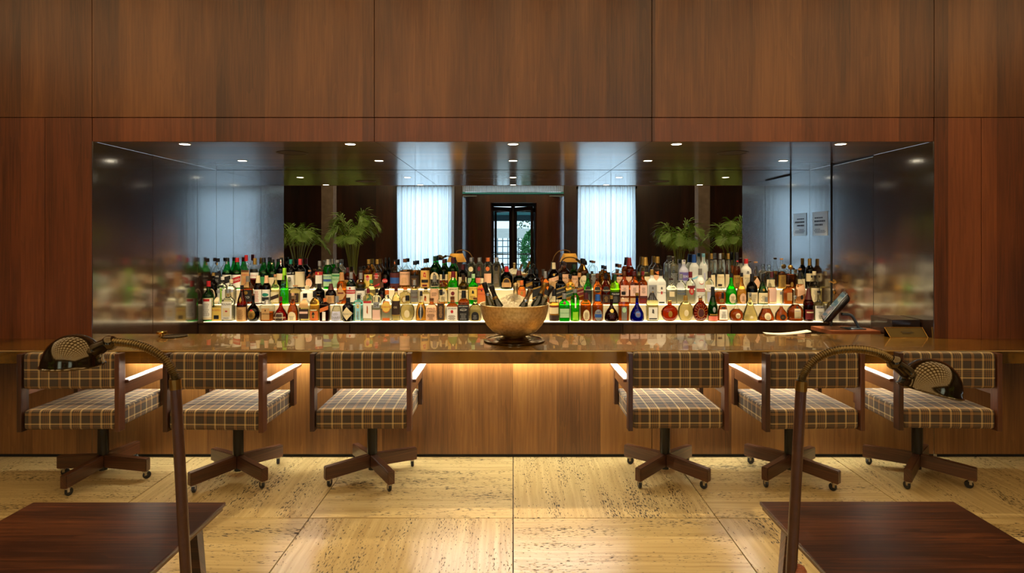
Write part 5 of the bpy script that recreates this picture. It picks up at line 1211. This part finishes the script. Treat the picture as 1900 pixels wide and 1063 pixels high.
def loft(name, prof, R, H, n, dep, mat, parent, seg=24, cap_top=True):
    bm = bmesh.new(); rings = []
    for z, r in prof:
        m = n if r > .5 else 2 + (n - 2) * max(0, (r - .38) / .12) if n > 2 else 2
        dd = dep if r > .5 else dep + (1 - dep) * min(1, max(0, (.5 - r) / .2))
        rings.append([bm.verts.new((R * r * se(2 * PI * k / seg, m)[0], R * r * dd * se(2 * PI * k / seg, m)[1], H * z)) for k in range(seg)])
    for a, b in zip(rings, rings[1:]):
        for i in range(seg): bm.faces.new((a[i], a[(i + 1) % seg], b[(i + 1) % seg], b[i]))
    bm.faces.new(rings[0][::-1])
    if cap_top: bm.faces.new(rings[-1])
    o = from_bm(name, bm, mat, parent, True); sharp(o, 45); return o
TXT = {}
def text_geo(s):
    if s not in TXT:
        c = bpy.data.curves.new('lettering', 'FONT'); c.body = s; c.align_x = 'CENTER'; c.align_y = 'CENTER'; c.resolution_u = 2
        o = bpy.data.objects.new('lettering', c); COL.objects.link(o)
        me = bpy.data.meshes.new_from_object(o)
        v = [tuple(p.co) for p in me.vertices]; f = [tuple(p.vertices) for p in me.polygons]
        bpy.data.objects.remove(o); bpy.data.curves.remove(c); bpy.data.meshes.remove(me)
        xs = [p[0] for p in v]; ysv = [p[1] for p in v]
        cx, cyy = (min(xs) + max(xs)) / 2, (min(ysv) + max(ysv)) / 2
        TXT[s] = ([((p[0] - cx), (p[1] - cyy)) for p in v], f, max(xs) - min(xs), max(ysv) - min(ysv))
    return TXT[s]
ROWN = {1: 'on the front step', 2: 'on the middle step', 3: 'on the top step'}
def bottle(line):
    row, x, w, top, shape, glass, liq, fill, cap, caph, prints, desc = [q.strip() for q in line.split('|')]
    row, x, w, top, fill, caph = int(row), float(x), float(w), float(top), float(fill), float(caph)
    d = YR[row - 1]; X = (x - CX) * d / F; R = w / 2 * d / F * 1.1
    near = min(abs(x - q) for r_, q in ROWX if r_ == row and abs(x - q) > 0.1)
    R = min(R, max(w * 0.46, near - 0.48 * [q2 for r_, q, q2 in ROWW if r_ == row and abs(abs(x - q) - near) < 0.01][0]) * d / F)
    prof0, n, dep = SH[shape]; prof = fine(prof0)
    zb = ZT[row - 1]
    H = 1.5 - (top - CY) * d / F - zb
    R = min(R, 0.052 / dep)
    t = thing('bottle', desc + ' ' + ROWN[row], 'bottle', (X, d, zb), 'bottles %s' % ROWN[row])
    opaque = glass in FROST
    gm = milky('opal glass ' + glass, FROST[glass], .5, .3) if opaque else thin_glass('glass ' + glass, GL[glass])
    zc = 1 - caph
    stopper = cap.split(':')
    g = loft('glass', prof, R, H, n, dep, gm, t)
    if not opaque and liq != 'none':
        zf = min(fill, zc - 0.03) if fill > .8 else fill * zc
        lp = [(0.02, prof[0][1] * .93)] + [(z, r * .94) for z, r in prof if .03 < z < zf] + [(zf, r_at(prof, zf) * .94)]
        loft('liquid', lp, R, H, n, dep * .97, liquid_mat('liquid ' + liq, LQ[liq]), t, 20)
    rc = R * r_at(prof, zc) ; rt = R * r_at(prof, 1)
    kind, col = (stopper[0], stopper[1]) if len(stopper) > 1 else ('', cap)
    cm = capm(col); ch = caph * H
    if kind == 'k':
        rr = max(rt, .008) * 1.25
        lathe('stopper', [(0, H - ch * .55), (rt * .85, H - ch * .55), (rt * .85, H - ch * .5), (rr, H - ch * .48), (rr, H - .002), (rr * .85, H), (0, H)], cm, t, 16)
    elif kind == 'b':
        rb = ch * .5
        lathe('ball_stopper', [(0, H - ch)] + [(rb * math.sin(PI * k / 10), H - rb - rb * math.cos(PI * k / 10)) for k in range(1, 10)] + [(0, H)], cm, t, 16)
    elif kind == 's':
        rr = max(rt * 1.15, .012)
        lathe('crystal_stopper', [(0, H - ch), (rt * .8, H - ch), (rt * .7, H - ch * .8), (rr * .8, H - ch * .7), (rr * 1.15, H - ch * .3), (rr * .95, H - ch * .05), (0, H)], cm, t, 8)
    else:
        lathe('cap', [(0, H - ch * .02), (rt + .0008, H), (rt + .0012, H - .002), (rt * .6 + rc * .4 + .0012, H - ch * .5), (rc + .0012, H - ch), (rc * .9, H - ch), (0, H - ch * .9)], cm, t, 16)
    # prints, wrapped on the front
    def wrap(u, z, off):
        r = r_at(prof, z); m = n if r > .5 else 2
        q = min(abs(u) / max(R * r, 1e-6), .995)
        return Vector((u, -R * r * (dep if r > .5 else 1) * (1 - q ** m) ** (1 / m) - off, z * H))
    last = None; layer = 0
    for p in prints.split(';'):
        p = p.split()
        if not p: continue
        k = p[0]; layer += 1; off = .0008 + .00035 * layer
        if k in 'tvz' and k != 'w':
            s = ' '.join(p[2 if k == 'v' else 3:-1]) if k != 'v' else p[3]
            if k == 'v':
                z0, z1 = float(p[1]), float(p[2]); v, f, tw, th = text_geo(s); sc = (z1 - z0) * H / tw
                vv = [wrap(-a[1] * sc, min(.98, max(.02, (z0 + z1) / 2 + a[0] * sc / H)), off) for a in v]
            else:
                zc_, hs = float(p[1]), float(p[2]); v, f, tw, th = text_geo(s)
                rloc = R * r_at(prof, zc_)
                sx_ = min(hs * rloc * 2.2 / max(th, .1), 1.75 * rloc / tw); sy_ = hs * rloc * 2.2 / max(th, .1); sy_ = min(sy_, sx_ * 2.0)
                tilt = .32 if k == 'z' else 0
                vv = [wrap(a[0] * sx_, min(.98, max(.02, zc_ + (a[1] * sy_ + tilt * a[0] * sx_) / H)), off) for a in v]
            o = from_py('lettering', vv, f, paper(p[-1]), last or t)
            continue
        if k == 'l':
            z0, z1, hw = map(float, p[1:4]); nl = max(3, int((z1 - z0) * H / .008)); vv, f = [], []
            for i in range(nl):
                za = z0 + (z1 - z0) * i / nl; zz = za + (z1 - z0) / nl * .45
                hh = hw * R * r_at(prof, za) * random.uniform(.5, 1) * .95
                for j in range(4):
                    u0, u1 = -hh + 2 * hh * j / 4, -hh + 2 * hh * (j + .8) / 4
                    b = len(vv); vv += [wrap(u0, za, off), wrap(u1, za, off), wrap(u1, zz, off), wrap(u0, zz, off)]; f.append((b, b + 1, b + 2, b + 3))
            from_py('fine_print', vv, f, paper(p[4]), last or t); continue
        if k == 'g':            # small pictured figure
            z0, z1, hw = map(float, p[1:4]); vv, f = [], []
            bl = [(-.1, .72, .3), (.05, .5, .5), (-.25, .3, .28), (.3, .22, .25), (.2, .75, .18)]
            for bx, bz, br in bl:
                b = len(vv)
                for j in range(8):
                    a = 2 * PI * j / 8; zz = z0 + (z1 - z0) * min(1, max(0, bz + br * .6 * math.sin(a)))
                    vv.append(wrap((bx + br * math.cos(a)) * hw * R * r_at(prof, zz) * .95, zz, off))
                f.append(tuple(range(b, b + 8)))
            from_py('picture', vv, f, paper(p[4]), last or t); continue
        if k == 'b':            # beaded rim of a disc flask
            z0, z1 = float(p[1]), float(p[2]); bm = bmesh.new()
            for s in (-1, 1):
                for j in range(14):
                    z = z0 + (z1 - z0) * j / 13; r = R * r_at(prof, z)
                    bmesh.ops.create_icosphere(bm, subdivisions=1, radius=.0042, matrix=Matrix.Translation((s * r, 0, z * H)))
            from_bm('beaded_rim', bm, thin_glass('bead glass', (.95, .85, .7), .05, 3), t, True); continue
        if k == 'w':            # raised fan ribs
            z0, z1 = float(p[1]), float(p[2]); bm = bmesh.new()
            for j in range(16):
                a = 2 * PI * j / 16
                pts = []
                for q in range(5):
                    rr = .45 + .5 * q / 4; u = rr * math.cos(a) * R * .95; z = .33 + rr * math.sin(a) * .36
                    z = min(.72, max(.04, z)); lim = R * r_at(prof, z) * .97; u = max(-lim, min(lim, u))
                    pts.append(wrap(u, z, .0005))
                bm_tube(bm, pts, .0022, 5)
            from_bm('fan_ribs', bm, plain('rib glass', rgb(*PC['amber']), .1, coat=1.0), t, True); continue
        z0, z1, hw, colr = float(p[1]), float(p[2]), float(p[3]), p[4]
        vv, f = [], []; NU, NV = 12, 8
        for i in range(NU + 1):
            u = -1 + 2 * i / NU
            for j in range(NV + 1):
                vq = j / NV; z = z0 + (z1 - z0) * vq; q = u
                if k == 'o': hgt = math.sqrt(max(0, 1 - u * u)); z = (z0 + z1) / 2 + (vq - .5) * (z1 - z0) * hgt
                elif k == 'd': z = (z0 + z1) / 2 + (vq - .5) * (z1 - z0) * (1 - abs(u))
                elif k == 'a': z = z0 + (z1 - z0) * vq * (.55 + .45 * math.sqrt(max(0, 1 - u * u)))
                elif k == 's': z = z + u * .32 * R / H
                z = min(.985, max(.005, z))
                rr = R * r_at(prof, z)
                vv.append(wrap(q * hw * (rr if k not in 'od' else R * r_at(prof, (z0 + z1) / 2)) * .985, z, off))
        for i in range(NU):
            for j in range(NV):
                a = i * (NV + 1) + j; f.append((a, a + NV + 1, a + NV + 2, a + 1))
        if k == 'u':
            from_py('printed_band', vv, f, paper(colr), last or t, True)
        else:
            o = from_py('label', vv, f, paper(colr), t, True); last = o
ROWW = [(int(q.split('|')[0]), float(q.split('|')[1]), float(q.split('|')[2])) for q in B.strip().splitlines()]
ROWX = [(a, b) for a, b, c in ROWW]
for line in B.strip().splitlines():
    bottle(line)
